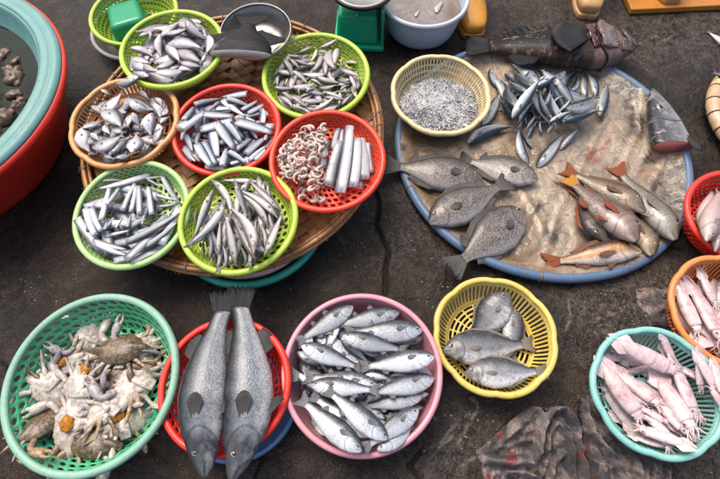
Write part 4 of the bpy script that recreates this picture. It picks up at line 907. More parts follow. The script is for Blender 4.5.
# --- tan basket: oval fish
go = 'pale oval fish in the tan basket'; do_ = 'pale oval fish heaped in the tan basket'
heap('oval_fish', moon, 'tan', .105, do_, 'fish', go, .020, 70, .162)
batch('oval_fish', moon, [(195, 92, 245, 118), (90, 268, 190, 222), (128, 150, 195, 205), (370, 72, 425, 125), (440, 88, 495, 158), (490, 205, 520, 155), (480, 245, 525, 205), (440, 335, 502, 268), (345, 292, 372, 280), (400, 385, 425, 345), (258, 425, 345, 412), (200, 385, 245, 435), (110, 350, 172, 285), (175, 195, 302, 85), (300, 180, 335, 85), (240, 275, 312, 292), (200, 250, 225, 305), (330, 140, 455, 172), (330, 200, 308, 268), (355, 135, 430, 190), (130, 300, 180, 340)], 'fish', go, do_, 65, 75, 5.042, inside=room('tan', .168), fat=.95)
batch('oval_fish', moon, [(222, 402, 335, 298), (350, 405, 378, 298), (335, 178, 384, 270), (432, 188, 424, 326, 'bluish oval fish lying front to back on top at the right of the tan basket'), (138, 372, 305, 308, 'largest pale oval fish lying on top at the front of the tan basket'), (190, 178, 312, 266, 'pinkish-grey oval fish lying on top at the left of the tan basket')], 'fish', go, do_, 65, 75, 5.042, inside=room('tan', .168))

# --- pale green basket: chunks and strips
gp = 'cut fish in the pale green basket'; dp = 'cut silver fish chunk in the pale green basket'; dst = 'long thin silver fish strip in the pale green basket'
heap('fish_piece', ribbon, 'pale', .12, dp, 'fish piece', gp, .022, 66, .162, jl=.2)
batch('fish_strip', strip, [(345, 62, 140, 140, dst), (150, 100, 245, 92, dst), (325, 88, 395, 72, dst), (388, 65, 470, 200, 'silver fish strip slanting down the right wall of the pale green basket'), (345, 105, 395, 130, dst), (370, 155, 460, 182, dst), (380, 205, 462, 192, dst), (155, 330, 262, 308, dst), (105, 345, 245, 388, dst), (112, 362, 245, 414, dst)], 'fish piece', gp, dst, 68, 158, 4.2, inside=room('pale', .168), maxslope=.35, fat=1.5)
batch('fish_piece', ribbon, [(75, 212, 112, 325, 'dark cut fish piece at the left wall of the pale green basket'), (98, 212, 138, 308, dp), (150, 300, 190, 250, dp), (200, 295, 225, 255, dp), (250, 290, 262, 245, dp), (310, 280, 318, 240, dp), (365, 250, 372, 210, dp), (285, 300, 330, 285, dp), (155, 300, 160, 270, dp), (230, 300, 215, 280, dp)], 'fish piece', gp, dp, 68, 158, 4.2, inside=room('pale', .168), maxslope=.4)
batch('fish_piece', ribbon, [(140, 262, 176, 130, dp), (183, 215, 218, 128, dp), (230, 222, 280, 108, dp), (266, 225, 288, 118, dp), (302, 236, 298, 118, dp), (352, 236, 326, 106, dp)], 'fish piece', gp, dp, 68, 158, 4.2, inside=room('pale', .168), maxslope=.35, fat=.8)
batch('fish_strip', strip, [(328, 382, 470, 280, 'dark silver strip at the lower right of the pale green basket'), (243, 428, 420, 262, 'long silver strip ending at the front rim of the pale green basket'), (245, 356, 470, 236, 'longest silver strip slanting across the front of the pale green basket')], 'fish piece', gp, dst, 68, 158, 4.2, inside=room('pale', .168), maxslope=.3, fat=1.2)

# --- orange-red basket: ribbon fish pieces, shrimp
gr = 'ribbon fish pieces in the orange-red basket'; dr = 'silver ribbon fish piece beside the peeled shrimp'
batch('fish_piece', ribbon, [(250, 270, 266, 150, 'thin silver piece next to the shrimp in the orange-red basket'), (290, 190, 312, 96), (325, 170, 330, 96), (455, 292, 440, 160, 'rightmost silver piece in the orange-red basket'), (404, 362, 400, 200), (430, 322, 416, 138, 'wide silver piece second from the right in the orange-red basket'), (375, 356, 398, 140), (272, 352, 322, 152, 'pale wide silver piece leftmost of the big ones in the orange-red basket', dict(fat=.95)), (324, 380, 368, 86, 'longest silver ribbon fish piece, lying on the others in the orange-red basket', dict(fat=.68))], 'fish piece', gr, dr, 266, 106, 4.352, inside=room('red2', .165), maxslope=.3, fat=1.05)
M_shr = NT('shrimp_flesh'); t = M_shr; uv = t.n('UVMap').outputs[0]; s_ = t.n('SeparateXYZ', {0: uv}); bd = t.math('SINE', t.math('MULTIPLY', s_.outputs[0], 42.)); rdm = t.rand()
c = t.ramp(s_.outputs[0], [(0., (.46, .28, .20)), (.2, (.60, .50, .43)), (.75, (.58, .44, .36)), (1., (.42, .18, .12))]); c = t.mix(t.n('MapRange', {0: bd, 1: .3, 2: 1., 3: 0., 4: .55}).outputs[0], c, (.42, .25, .19)); c = t.mix(t.math('MULTIPLY', rdm, .45), c, (.40, .36, .33))
t.set(t.b, {'Base Color': c, 'Roughness': .25, 'Coat Weight': .5, 'Coat Roughness': .1, 'Subsurface Weight': .15, 'Subsurface Radius': (.01, .004, .003), 'Subsurface Scale': .3, 'Normal': t.bump(bd, .3, .002)}); M_shr = t.m
def shrimp_mesh(cl):
    a = np.linspace(-1.9*cl, 1.7*cl, 15); P = [(math.cos(x)*.5/cl-.5/cl+.25, math.sin(x)*.5/cl, 0) for x in a]
    mb = MB(); mb.add(*tube(P, [.10, .18, .22, .22, .20, .17, .14, .10, .05], 8, 15)); e = np.array(P[-1]); d = e-np.array(P[-2]); d /= np.linalg.norm(d)
    for sgn in (-1, 0, 1):
        dd = np.array([d[0]*math.cos(sgn*.5)-d[1]*math.sin(sgn*.5), d[0]*math.sin(sgn*.5)+d[1]*math.cos(sgn*.5), 0]); V, F, U = tube([e-dd*.03, e+dd*.14, e+dd*.26], [.03, .07, .015], 6, 5, flat=.35); mb.add(V, F, [(1, .5)]*len(V))
    return mb.mesh('shrimp', M_shr)
SH = [shrimp_mesh(x) for x in (1., .8, 1.15)]
poly = [(130, 105), (215, 82), (262, 100), (262, 150), (240, 250), (255, 330), (225, 420), (150, 400), (75, 320), (60, 230), (90, 150)]
cnt = 0; MR2 = BK['red2']
while cnt < 135:
    px, py = rnd.uniform(60, 265), rnd.uniform(82, 422)
    if not in_poly(np.array([px]), np.array([py]), poly)[0]: continue
    qx, qy = 266+px/4.352, 106+py/4.352; q = unp(qx, qy, .19); q = unp(qx, qy, float(hget(q[0], q[1]))+.006)
    if math.hypot(q[0]-MR2[0], q[1]-MR2[1]) > .150: continue
    L = rnd.uniform(.024, .031); rr_ = L*.55; zz = max(float(hget(q[0]+rr_*math.cos(b_), q[1]+rr_*math.sin(b_))) for b_ in np.linspace(0, 5.2, 6)) if cnt > 30 else float(hget(q[0], q[1]))
    zz = min(zz, .262)
    M = Matrix.Translation((q[0], q[1], zz+L*.15)) @ Matrix.Rotation(rnd.uniform(0, 6.28), 4, 'Z') @ Matrix.Rotation(R(rnd.gauss(0, 22)), 4, 'X') @ Matrix.Rotation(R(rnd.gauss(0, 22)), 4, 'Y') @ Matrix.Diagonal((L, L, L, 1))
    o = link('shrimp', rnd.choice(SH)); o.matrix_world = M; tag(o, 'peeled curled shrimp in the orange-red basket', 'shrimp', 'peeled shrimp in the orange-red basket')
    g_ = np.linspace(-rr_, rr_, 9); a_, b_ = np.meshgrid(g_, g_); k_ = np.hypot(a_, b_) < rr_; splat(np.stack([(q[0]+a_[k_]), (q[1]+b_[k_]), np.full(k_.sum(), zz+L*.2)], 1)); cnt += 1

# --- blue-rimmed tray: mackerel heap
gk = 'mackerel in the heap on the blue-rimmed tray'; dk = 'dark-backed silver mackerel in the heap on the blue-rimmed tray'
qm = unp(538, 108, .03)
fill('mackerel', mackerel, 18, qm[0], qm[1], .20, .17, dk, 'fish', gk, (60, 100, 130, 20, -60), .15, sx=1.05, sy=.75)
batch('mackerel', mackerel, [(118, 72, 152, 178), (150, 115, 192, 215), (180, 92, 238, 142), (300, 72, 332, 132), (360, 82, 402, 142), (230, 300, 252, 258), (238, 330, 262, 250), (286, 392, 240, 320), (272, 348, 302, 296), (325, 335, 320, 268), (445, 165, 478, 105), (385, 212, 438, 135), (400, 242, 452, 195), (370, 215, 420, 170), (440, 245, 500, 205), (345, 330, 380, 290), (450, 278, 512, 238), (282, 332, 300, 250), (360, 250, 395, 320), (240, 200, 255, 140), (330, 230, 370, 150)], 'fish', gk, dk, 460, 50, 3.99)
batch('mackerel', mackerel, [(205, 282, 148, 208), (215, 242, 178, 122), (262, 182, 180, 118), (292, 168, 198, 72), (322, 152, 212, 38, 'mackerel at the top of the mackerel heap, next to the big dark fish'), (356, 146, 310, 58), (408, 152, 464, 78), (500, 188, 494, 88), (546, 188, 514, 72, 'mackerel lying front to back at the right of the mackerel heap'), (390, 316, 552, 258), (236, 286, 304, 186), (208, 278, 304, 154), (265, 322, 320, 234), (346, 284, 310, 152), (406, 298, 348, 172), (330, 342, 442, 262, 'bright-bellied mackerel at the front of the mackerel heap'), (425, 252, 558, 192), (508, 190, 332, 155, 'long mackerel lying crosswise on top of the mackerel heap')], 'fish', gk, dk, 460, 50, 3.99)
batch('mackerel', mackerel, [(88, 298, 168, 160, 'single mackerel lying beside the cream basket of whitebait', dict(zfix=.045)), (28, 368, 214, 286, 'single bright mackerel lying below the cream basket, apart from the heap', dict(flip=1, zfix=.038)), (560, 264, 592, 126, 'mackerel lying apart at the right end of the heap, dark back to the right', dict(zfix=.045)), (305, 470, 422, 318, 'grey mackerel lying at the front of the heap, tail under the others'), (398, 402, 482, 304, 'narrow mackerel at the front right of the heap, belly up', dict(lean=-40)), (270, 452, 214, 318, 'dark mackerel pointing straight down at the front of the heap')], 'fish', gk, dk, 460, 50, 3.99)

# --- spotted fish
gsp = 'spotted fish on the blue-rimmed tray'
fish_at('spotted_fish', spotted, (538, 180), (458, 158), 'spotted grey-brown fish facing right, partly behind another spotted fish', 'fish', gsp, flip=1, lean=4, var=0)
fish_at('spotted_fish', spotted, (483, 181), (383, 164), 'spotted fish whose dark tail lies over the left side of the blue hose rim', 'fish', gsp, flip=1, lean=4, var=0)
fish_at('spotted_fish', spotted, (429, 223), (511, 180), 'spotted fish facing left, its head over the blue hose rim', 'fish', gsp, flip=-1, lean=-4, var=0, fat=.98)
fish_at('spotted_fish', spotted, (525, 211), (449, 271), 'spotted fish with a white belly, tail hanging over the front of the blue rim', 'fish', gsp, flip=1, lean=14, var=0)
# --- snappers
gn = 'reddish snappers on the blue-rimmed tray'; z_ = (540, 150, 3.69)
def sn(k, h, tl, lab, **kw): fish_at('snapper', k, h, tl, lab, 'fish', gn, ox=540, oy=150, sc=3.69, var=0, **kw)
sn(snap_w, (372, 372), (-2, 418), 'white-bellied orange-sided snapper lying along the front of the blue rim', flip=1, lean=8, fat=.92)
sn(snap_d, (238, 340), (118, 130), 'dark brown snapper under the big one, only its yellow-eyed head and back showing', flip=-1, lean=-4, fat=1.0)
sn(snap_o, (412, 390), (290, 170), 'snapper mostly hidden under the others, its pale chin over the blue rim', flip=1, lean=10, fat=.95)
sn(snap_g, (498, 334), (266, 44), 'greenish-grey snapper at the right of the snapper pile, head at the blue rim', flip=1, lean=4, fat=.95)
sn(snap_o, (386, 226), (74, 62), 'olive-brown snapper at the back of the snapper pile, orange tail to the left', flip=1, lean=6, fat=.88)
sn(snap_y, (360, 334), (84, 88), 'big reddish snapper with a yellow tail, lying on top of the snapper pile', flip=1, lean=-4)
# --- dark grouper along the back of the tray, tuna head
gp_ = fish_at('grouper', grouper, (634, 46), (466, 46), 'large dark mottled fish with a pinkish head, lying along the back of the blue-rimmed tray', 'fish', None, flip=1, lean=-8, var=0, fat=1.42, soft=.45)
fish_at('cut_fish', tunahead, (652, 89), (674, 147), 'severed grey fish head with a red cut end, on the blue-rimmed tray', 'fish head', None, flip=1, lean=6, var=0, fat=.84, soft=.4, maxslope=.12)
M_gillred = simple('gill_red', (.05, .008, .010), .3, 0, .5, 40, coat=.5); M_head = simple('torn_head_flesh', (.27, .195, .185), .32, 0, .9, 26, coat=.4, dark=(.045, .028, .028), bump=.9, bdist=.02)
def shell(P0, P1, lift, n=14, m=7):
    """curved plate lying on the fish's upper flank between two outlines"""
    P0, P1 = catmull(P0, n), catmull(P1, n); V = []
    for j in range(m):
        f = j/(m-1)
        for i in range(n):
            q = P0[i]*(1-f)+P1[i]*f; s_ = np.array([min(1., max(0., (.5-q[0])/.86))]); hh = float(crv(GR_u, s_)[0])*1.02
            V.append((q[0], q[1], .58*hh*math.sqrt(max(.02, 1-(q[1]/max(hh, .02))**2))*1.08+lift*f+.005*math.sin(i*1.9+j*1.3)))
    return V, grid_faces(m, n, False)
for nm, a0, a1, lf, mt in (('gill_slit', [(.268, .05, 0), (.238, 0, 0), (.255, -.085, 0)], [(.235, .045, 0), (.19, -.01, 0), (.215, -.09, 0)], .004, M_gillred),
                           ('gill_cover', [(.37, .04, 0), (.36, -.01, 0), (.37, -.075, 0)], [(.272, .06, 0), (.238, -.005, 0), (.262, -.095, 0)], .020, M_head),
                           ('jaw', [(.505, .02, 0), (.512, 0, 0), (.505, -.018, 0)], [(.42, .05, 0), (.41, .01, 0), (.43, -.03, 0)], .010, M_head), ('jaw', [(.50, -.022, 0), (.485, -.035, 0), (.46, -.05, 0)], [(.40, -.035, 0), (.38, -.055, 0), (.385, -.08, 0)], .010, M_head)):
    V, F = shell([np.array(q, float) for q in a0], [np.array(q, float) for q in a1], lf); solid(link(nm, mesh('grouper_'+nm, V, F, mt), gp_), .006)
for k in range(9):
    s_ = .15-.045*k; V, F, U = tube([(s_, .10-.004*k, 0), (s_-.03, .135-.004*k, .012), (s_-.055, .15-.006*k+.01*(k % 2), .016)], [.006, .004, .001], 6, 7); link('fin_spine', mesh('fin_spine', V, F, F_dark), gp_)
# --- yellow basket
gy_ = 'grey fish in the yellow basket'; zy = dict(ox=430, oy=275, sc=3.83)
fish_at('bream', bream, (318, 122), (318, 345), 'grey fish lying under the others in the yellow basket, only its back and tail showing', 'fish', gy_, flip=-1, var=0, lean=0, **zy, fat=.9)
fish_at('bream', bream, (302, 66), (140, 270), 'grey fish pointing up to the back of the yellow basket', 'fish', gy_, flip=1, var=0, lean=0, **zy, fat=1.12)
fish_at('bream', bream, (50, 290), (408, 262), 'largest grey fish lying crosswise in the middle of the yellow basket', 'fish', gy_, flip=-1, var=0, lean=0, **zy, fat=.86)
fish_at('bream', bream, (134, 376), (458, 368), 'grey fish at the front of the yellow basket, tail over the right rim', 'fish', gy_, flip=-1, var=0, lean=0, **zy, fat=.86)
# --- the two big fish
gb_ = 'two large dark scaled fish'
fish_at('large_fish', barra_r, (238, 479), (252, 286), 'right one of the two large dark scaled fish, with a pale belly', 'fish', gb_, flip=-1, var=0, lean=-10, fat=1.02, zfix=.172)
fish_at('large_fish', barra_l, (199, 477), (217, 291), 'left one of the two large dark scaled fish lying across the red basket', 'fish', gb_, flip=-1, var=0, lean=0, fat=1.02, zfix=.182)
# --- red basket at the right edge, bamboo tray
fill('long_fish', longfish, 10, 1.245, .772, .135, .19, 'long pinkish fish in the red basket at the right edge of the photo', 'fish', 'long pinkish fish in the red basket at the right edge', (70, 90, 110), .1, target=.07)
glf = 'long pinkish fish in the red basket at the right edge'
for h, tl, lab in (((716, 252), (733, 196), ''), ((731, 250), (748, 196), ''), ((745, 246), (760, 200), ''), ((697, 235), (716, 188), 'pinkish-brown fish at the left wall of the red basket at the right edge'), ((704, 243), (722, 190), 'long pinkish fish second from the left wall of the red basket at the right edge'), ((715, 252), (727, 206), 'pink fish in the red basket cut by the right edge, head at the front wall'), ((738, 252), (742, 200), '')):
    fish_at('long_fish', longfish, h, tl, lab or 'long pinkish fish in the red basket at the right edge of the photo', 'fish', glf, var=0, fat=1.5)
for h, tl, lab in (((712, 70), (752, 100), 'silver fish whose pointed tail reaches over the upper part of the bamboo rim'), ((705, 30), (748, 58), 'silver fish lying with its thin end over the back of the bamboo rim')):
    fish_at('silver_fish', mackerel, tl, h, lab, 'fish', 'silver fish on the bamboo-rimmed tray', var=0)
# --- steel bowl: tail half of a big dark fish, cut end to the front
M_bigd = fish_mat('dark_tail_skin', (.012, .012, .013), (.026, .025, .026), (.22, .20, .19), 50, 20, .3, .35, .1, gill=0., ug=-.5, stops=(.04, .12, .3, .8), blot=.3, blotcol=(.05, .045, .045), coat=.06, spec=.1)
tailhalf = K([(0, .46), (.25, .44), (.5, .34), (.75, .17), (1, .10)], [(0, .50), (.25, .47), (.5, .34), (.75, .16), (1, .10)], [(0, .085), (.3, .10), (.7, .075), (1, .05)], .68, (.34, .33, .10), None, ((.30, .8, .30, .12, .35),), ((.30, .8, .30, .12, .35),), body=M_bigd, fin=F_dark, tailm=fin_mat('big_tail_fin', (.045, .041, .040), (.035, .032, .032)), cut=(1, 0, simple('pale_cut_face', (.60, .56, .54), .3, 0, .6, 40, coat=.5, dark=(.18, .14, .14))), res=(30, 24))
tp = unp(250, 33, .315)
put('fish_tail', tailhalf, Matrix.Translation((tp[0]-.012, tp[1]+.008, .308)) @ Matrix.Rotation(R(-93), 4, 'Z') @ Matrix.Rotation(R(-3), 4, 'Y'), .222, 'dark tail half of a big fish, cut face pale, in the steel bowl', 'fish tail', None, flip=1)

# --- squid
t = NT('squid_skin'); uv = t.n('UVMap').outputs[0]; rd = t.rand(); off = t.n('CombineXYZ', {0: t.math('MULTIPLY', rd, 50.), 1: t.math('MULTIPLY', rd, 31.), 2: 0.})
uvv = t.n('VectorMath', {0: t.n('VectorMath', {0: uv, 1: (3., 1.6, 1.)}, operation='MULTIPLY').outputs[0], 1: off}, operation='ADD').outputs[0]
n = t.noise(uvv, 1.7, 4, .65, .6); n2 = t.noise(uvv, 9, 5, .7, .4); n3 = t.noise(uvv, 70, 2)
c = t.mix(t.ramp(n2, [(.35, 0.), (.7, 1.)]), (.60, .495, .485), (.51, .395, .405))
patch = t.math('MULTIPLY', t.ramp(t.math('ADD', n, t.math('MULTIPLY', rd, .10)), [(.50, 0.), (.70, 1.)]), t.ramp(n2, [(.36, .25), (.62, 1.)]))
c = t.mix(t.math('MULTIPLY', patch, .68), c, (.36, .085, .11)); c = t.mix(t.math('MULTIPLY', patch, t.ramp(n3, [(.48, 0.), (.6, .5)])), c, (.22, .035, .055))
t.set(t.b, {'Base Color': c, 'Roughness': t.ramp(n2, [(.3, .2), (.7, .4)]), 'Coat Weight': .8, 'Coat Roughness': .06, 'Subsurface Weight': .3, 'Subsurface Radius': (.012, .006, .005), 'Subsurface Scale': .3, 'Normal': t.bump(t.math('ADD', n2, t.math('MULTIPLY', n3, .3)), .25, .004)}); M_squid = t.m
M_sqeye = simple('squid_eye', (.42, .44, .44), .1, .3, .3, 40, coat=1.)
SQP = [(0, .006), (.08, .024), (.22, .052), (.42, .077), (.65, .088), (.9, .082), (1, .074)]
squid_k = K([(0, .05), (.2, .08), (.6, .09), (.9, .05), (1, .02)], [(0, .05), (.2, .08), (.6, .09), (.9, .05), (1, .02)], [(0, .03), (.3, .06), (.7, .06), (1, .02)], 1., None, None)   # footprint used to lay it: arms at +x, mantle tip at -x
def squid_parts(var):
    r_ = random.Random(77+var); out = []; V, U = [], []; ns, na = 26, 18; bd = (0, .05, -.05)[var]
    for i in range(ns):
        s = i/(ns-1); x = -.5+.76*s; q = float(crv(SQP, np.array([s]))[0]); yy = bd*(s-.5)**2
        for j in range(na):
            a = 2*math.pi*j/na; V.append((x, yy+q*math.cos(a), q*.78*math.sin(a))); U.append((s, j/na))
    F = grid_faces(ns, na, flip=False); F.append(tuple(range(na))[::-1]); F.append(tuple((ns-1)*na+j for j in range(na)))
    out.append(('mantle', mesh('squid_mantle', V, F, M_squid, U)))
    mb = MB()
    for sg in (-1, 1):                                             # the pair of fins at the pointed end: one diamond sheet
        m = 12; V, U = [], []
        for lay in (1, -1):
            for q in range(4):
                f = q/3
                for i in range(m):
                    e = i/(m-1); x = -.53+.40*e; w_ = .018+.085*min(e/.58, (1-e)/.42)**.9 if 0 < e < 1 else .006
                    V.append((x-.03*f, sg*(w_*f+.01)+bd*.2, .03*math.sin(math.pi*e)*(1-f*.8)+lay*.006*(1-.8*f)+.008*math.sin(e*8+sg)*f)); U.append((e*.4, .3+.3*f))
        nn = 4*m; F = [(f if sg > 0 else f[::-1]) for f in grid_faces(4, m, False)]; F += [tuple(nn+a for a in f[::-1]) for f in F]
        mb.add(V, F, U)
    out.append(('fins', mb.mesh('squid_fins', M_squid)))
    V, F, U = tube([(.23, bd*.1, 0), (.27, bd*.1, 0), (.32, bd*.1, 0), (.37, bd*.1, 0)], [.052, .060, .062, .042], 14, 9, flat=.8); out.append(('head', mesh('squid_head', V, F, M_squid, U)))
    for k in range(8):
        a = 2*math.pi*k/8; p0 = np.array((.36, .03*math.cos(a), .025*math.sin(a))); w_ = r_.uniform(-.05, .05)
        P = [p0, p0+(.04, .02*math.cos(a)+w_*.3, -.005), p0+(.08, .025*math.cos(a)+w_*.7, -.02+.01*math.sin(a)), p0+(.12+r_.uniform(-.03, .05), w_*1.5+.02*math.cos(a), -.03)]
        V, F, U = tube(P, [.013, .010, .007, .002], 7, 13); out.append(('arm', mesh('squid_arm', V, F, M_squid, U)))
    for sg in (-1, 1):
        V, F, U = ball((0, 0, 0), (.024, .014, .022), 14, 8); c = np.array((.30, sg*.048, .026)); mi = []
        ax = np.array((.1, sg*.55, .82)); ax /= np.linalg.norm(ax)
        for f in F: mi.append(1 if np.mean([np.array(V[q])/(.024, .014, .022)@ax for q in f]) > .72 else 0)
        out.append(('eye', mesh('squid_eye', [tuple(np.array(v)*1.0+c) for v in V], F, [M_sqeye, M_pupil], None, mi)))
    return out
SQ = [squid_parts(v) for v in range(3)]
def squid_at(tip, arms, label, group, ox=590, oy=320, sc=3.42, fat=1.0, roll=None):
    inside = room('squid', .176) if ox else room('orange', .165)
    h = (ox+arms[0]/sc, oy+arms[1]/sc); tl = (ox+tip[0]/sc, oy+tip[1]/sc); z = .05; b = 0.; sav = HF.copy()
    for _ in range(3): q = unp((h[0]+tl[0])/2, (h[1]+tl[1])/2, z); z = float(hget(q[0], q[1]))+.012
    for it in range(2):
        A, B = unp(*h, z), unp(*tl, z); L = float(np.linalg.norm((A-B)[:2])); yaw = math.atan2(A[1]-B[1], A[0]-B[0]); c = clampin((A+B)/2, A, B, inside) if it else (A+B)/2
        HF[:] = sav; M, z, b = lie(squid_k, c[0], c[1], yaw, L, .4, .4, 1)
    t = thing('squid', label, 'squid', M @ Matrix.Rotation(R(rnd.uniform(-25, 25) if roll is None else roll), 4, 'X') @ Matrix.Diagonal((L, L*fat, L*fat*.72, 1)), group)
    for nm, me in rnd.choice(SQ): link(nm, me, t)
gq = 'squid in the aqua basket'; dq = 'pinkish squid lying under others in the aqua basket'
for a in range(24):
    q = (rnd.uniform(110, 400), rnd.uniform(150, 390)); an = rnd.uniform(.55, 1.35); squid_at((q[0]-85*math.cos(an), q[1]-85*math.sin(an)), (q[0]+85*math.cos(an), q[1]+85*math.sin(an)), dq, gq, fat=1.3)
for tip, arms, lab in (((60, 105), (165, 96), dq), ((52, 128), (185, 118), 'pink squid lying crosswise at the upper left of the aqua basket'), ((100, 152), (212, 142), dq), ((118, 178), (225, 160), dq), ((440, 330), (370, 230), dq), ((260, 210), (190, 165), dq),
        ((150, 388), (280, 440), 'purplish squid along the front wall of the aqua basket'), ((158, 395), (36, 205), 'squid along the left wall of the aqua basket, its head at the top'), ((400, 175), (450, 310), 'pink squid at the right wall of the aqua basket'), ((160, 288), (275, 360), 'small pink squid between the larger ones in the lower middle of the aqua basket'),
        ((340, 442), (150, 352), 'squid pointing left along the front of the aqua basket, eye facing up'), ((205, 22), (285, 135), 'orange-tipped squid with its point over the back rim of the aqua basket'), ((190, 205), (352, 428), 'squid with red blotches slanting to the front right of the aqua basket'), ((75, 148), (248, 322), 'red-blotched squid slanting across the middle left of the aqua basket'),
        ((33, 128), (205, 372), 'grey-white squid on the left, its tip at the left rim of the aqua basket'), ((310, 110), (405, 358), 'pale squid with an orange side at the right of the aqua basket'), ((248, 150), (368, 415), 'longest white squid lying on top in the aqua basket'), ((62, 28), (320, 160), 'squid with a pointed fin jutting over the back left rim of the aqua basket')):
    squid_at(tip, arms, lab, gq, fat=1.34)
gq2 = 'squid in the orange basket'; dq2 = 'pinkish squid heaped in the orange basket at the right edge'
for a in range(9):
    q = (rnd.uniform(700, 760), rnd.uniform(285, 335)); an = rnd.uniform(.3, 1.8); squid_at((q[0]-24*math.cos(an), q[1]-24*math.sin(an)), (q[0]+24*math.cos(an), q[1]+24*math.sin(an)), dq2, gq2, 0, 0, 1., fat=1.28)
for tip, arms, lab in (((690, 345), (745, 300), dq2), ((735, 275), (760, 345), dq2), ((742, 350), (700, 300), dq2), ((672, 300), (700, 345), 'purplish squid at the left wall of the orange basket'), ((722, 262), (748, 310), dq2), ((735, 290), (722, 355), dq2), ((760, 290), (740, 350), dq2), ((700, 268), (722, 310), 'red-blotched squid near the back wall of the orange basket'), ((676, 280), (704, 340), dq2), ((690, 276), (722, 352), 'pale squid lying on top at the left of the orange basket')):
    squid_at(tip, arms, lab, gq2, 0, 0, 1., fat=1.28)

# --- whitebait in the cream basket: an uncountable mass
cx_, cy_ = BK['cream'][0], BK['cream'][1]; n_ = 3600; rg = np.random.default_rng(5)
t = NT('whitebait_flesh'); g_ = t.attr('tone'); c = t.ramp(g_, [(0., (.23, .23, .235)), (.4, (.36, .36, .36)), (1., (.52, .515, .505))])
t.set(t.b, {'Base Color': c, 'Roughness': .25, 'Coat Weight': .6, 'Coat Roughness': .1, 'Subsurface Weight': .2, 'Subsurface Radius': (.006, .005, .005), 'Subsurface Scale': .3}); M_wb = t.m
V, F, tone = [], [], []
for i in range(n_):
    rr_ = .146*math.sqrt(rg.random()); a = rg.random()*6.283; x, y = rr_*math.cos(a), rr_*math.sin(a)*.92-.012
    hz = .054+.036*max(0, 1-(math.hypot(x, y+.012)/.155)**2)+.016*(vnoise(np.array(x*40.+9), np.array(y*40.+3), 4)-.5)-.010*rg.random()**2+.007*(-y/.13)
    yaw = 6.283*float(vnoise(np.array(x*16.+7), np.array(y*16.+2), 8))*1.3+rg.normal()*.8; L = rg.uniform(.024, .044); cu = rg.normal()*.30; r0 = rg.uniform(.0014, .0024); tl = rg.normal()*.12
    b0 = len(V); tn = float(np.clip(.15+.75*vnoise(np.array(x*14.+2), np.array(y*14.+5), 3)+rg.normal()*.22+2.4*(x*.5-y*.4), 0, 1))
    for k, (e, rk) in enumerate(((-.5, .6), (-.3, 1.1), (0, 1.), (.28, .7), (.5, .12))):
        px, py = e*L, cu*L*(e*e-.08); X0 = cx_+x+px*math.cos(yaw)-py*math.sin(yaw); Y0 = cy_+y+px*math.sin(yaw)+py*math.cos(yaw); nx_, ny_ = -math.sin(yaw), math.cos(yaw); zc = .012+hz+tl*px
        for (u_, w_) in ((1, 0), (0, 1), (-1, 0), (0, -1)): V.append((X0+nx_*u_*r0*rk, Y0+ny_*u_*r0*rk, zc+w_*r0*rk)); tone.append(tn)
    for k in range(4):
        for q in range(4): F.append((b0+k*4+q, b0+k*4+(q+1) % 4, b0+k*4+4+(q+1) % 4, b0+k*4+4+q))
    F.append((b0+3, b0+2, b0+1, b0))
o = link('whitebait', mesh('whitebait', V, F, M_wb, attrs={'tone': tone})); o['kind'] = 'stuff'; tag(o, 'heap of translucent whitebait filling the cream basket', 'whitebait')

# --- crabs
def crab_mat(name, a, b, dk, amt=.7):
    t = NT(name); p = t.obj(); n = t.noise(p, 5.5, 5, .7, .6); n2 = t.noise(p, 19, 5, .7, .5); rd = t.rand()
    c = t.mix(t.ramp(n, [(.43, 0.), (.58, 1.)]), a, b); c = t.mix(t.math('MULTIPLY', t.ramp(n2, [(.49, 0.), (.60, 1.)]), amt), c, dk)
    t.set(t.b, {'Base Color': c, 'Roughness': .36, 'Coat Weight': .15, 'Coat Roughness': .15, 'Normal': t.bump(t.math('ADD', n, t.math('MULTIPLY', n2, .4)), .2, .015)}); return t.m
M_cw = crab_mat('crab_belly', (.54, .49, .42), (.36, .31, .265), (.12, .105, .11), .5); M_cs = crab_mat('crab_shell', (.12, .078, .040), (.05, .036, .025), (.23, .165, .09), .8); M_cb = crab_mat('bluish_crab_limb', (.42, .38, .35), (.15, .17, .22), (.30, .17, .10)); M_co = crab_mat('orange_brown_crab_limb', (.30, .17, .075), (.17, .115, .07), (.42, .36, .27)); M_roe = simple('crab_roe', (.88, .34, .012), .45, 0, .4, 8, coat=.3, dark=(.68, .2, .008), bump=1., bdist=.03)
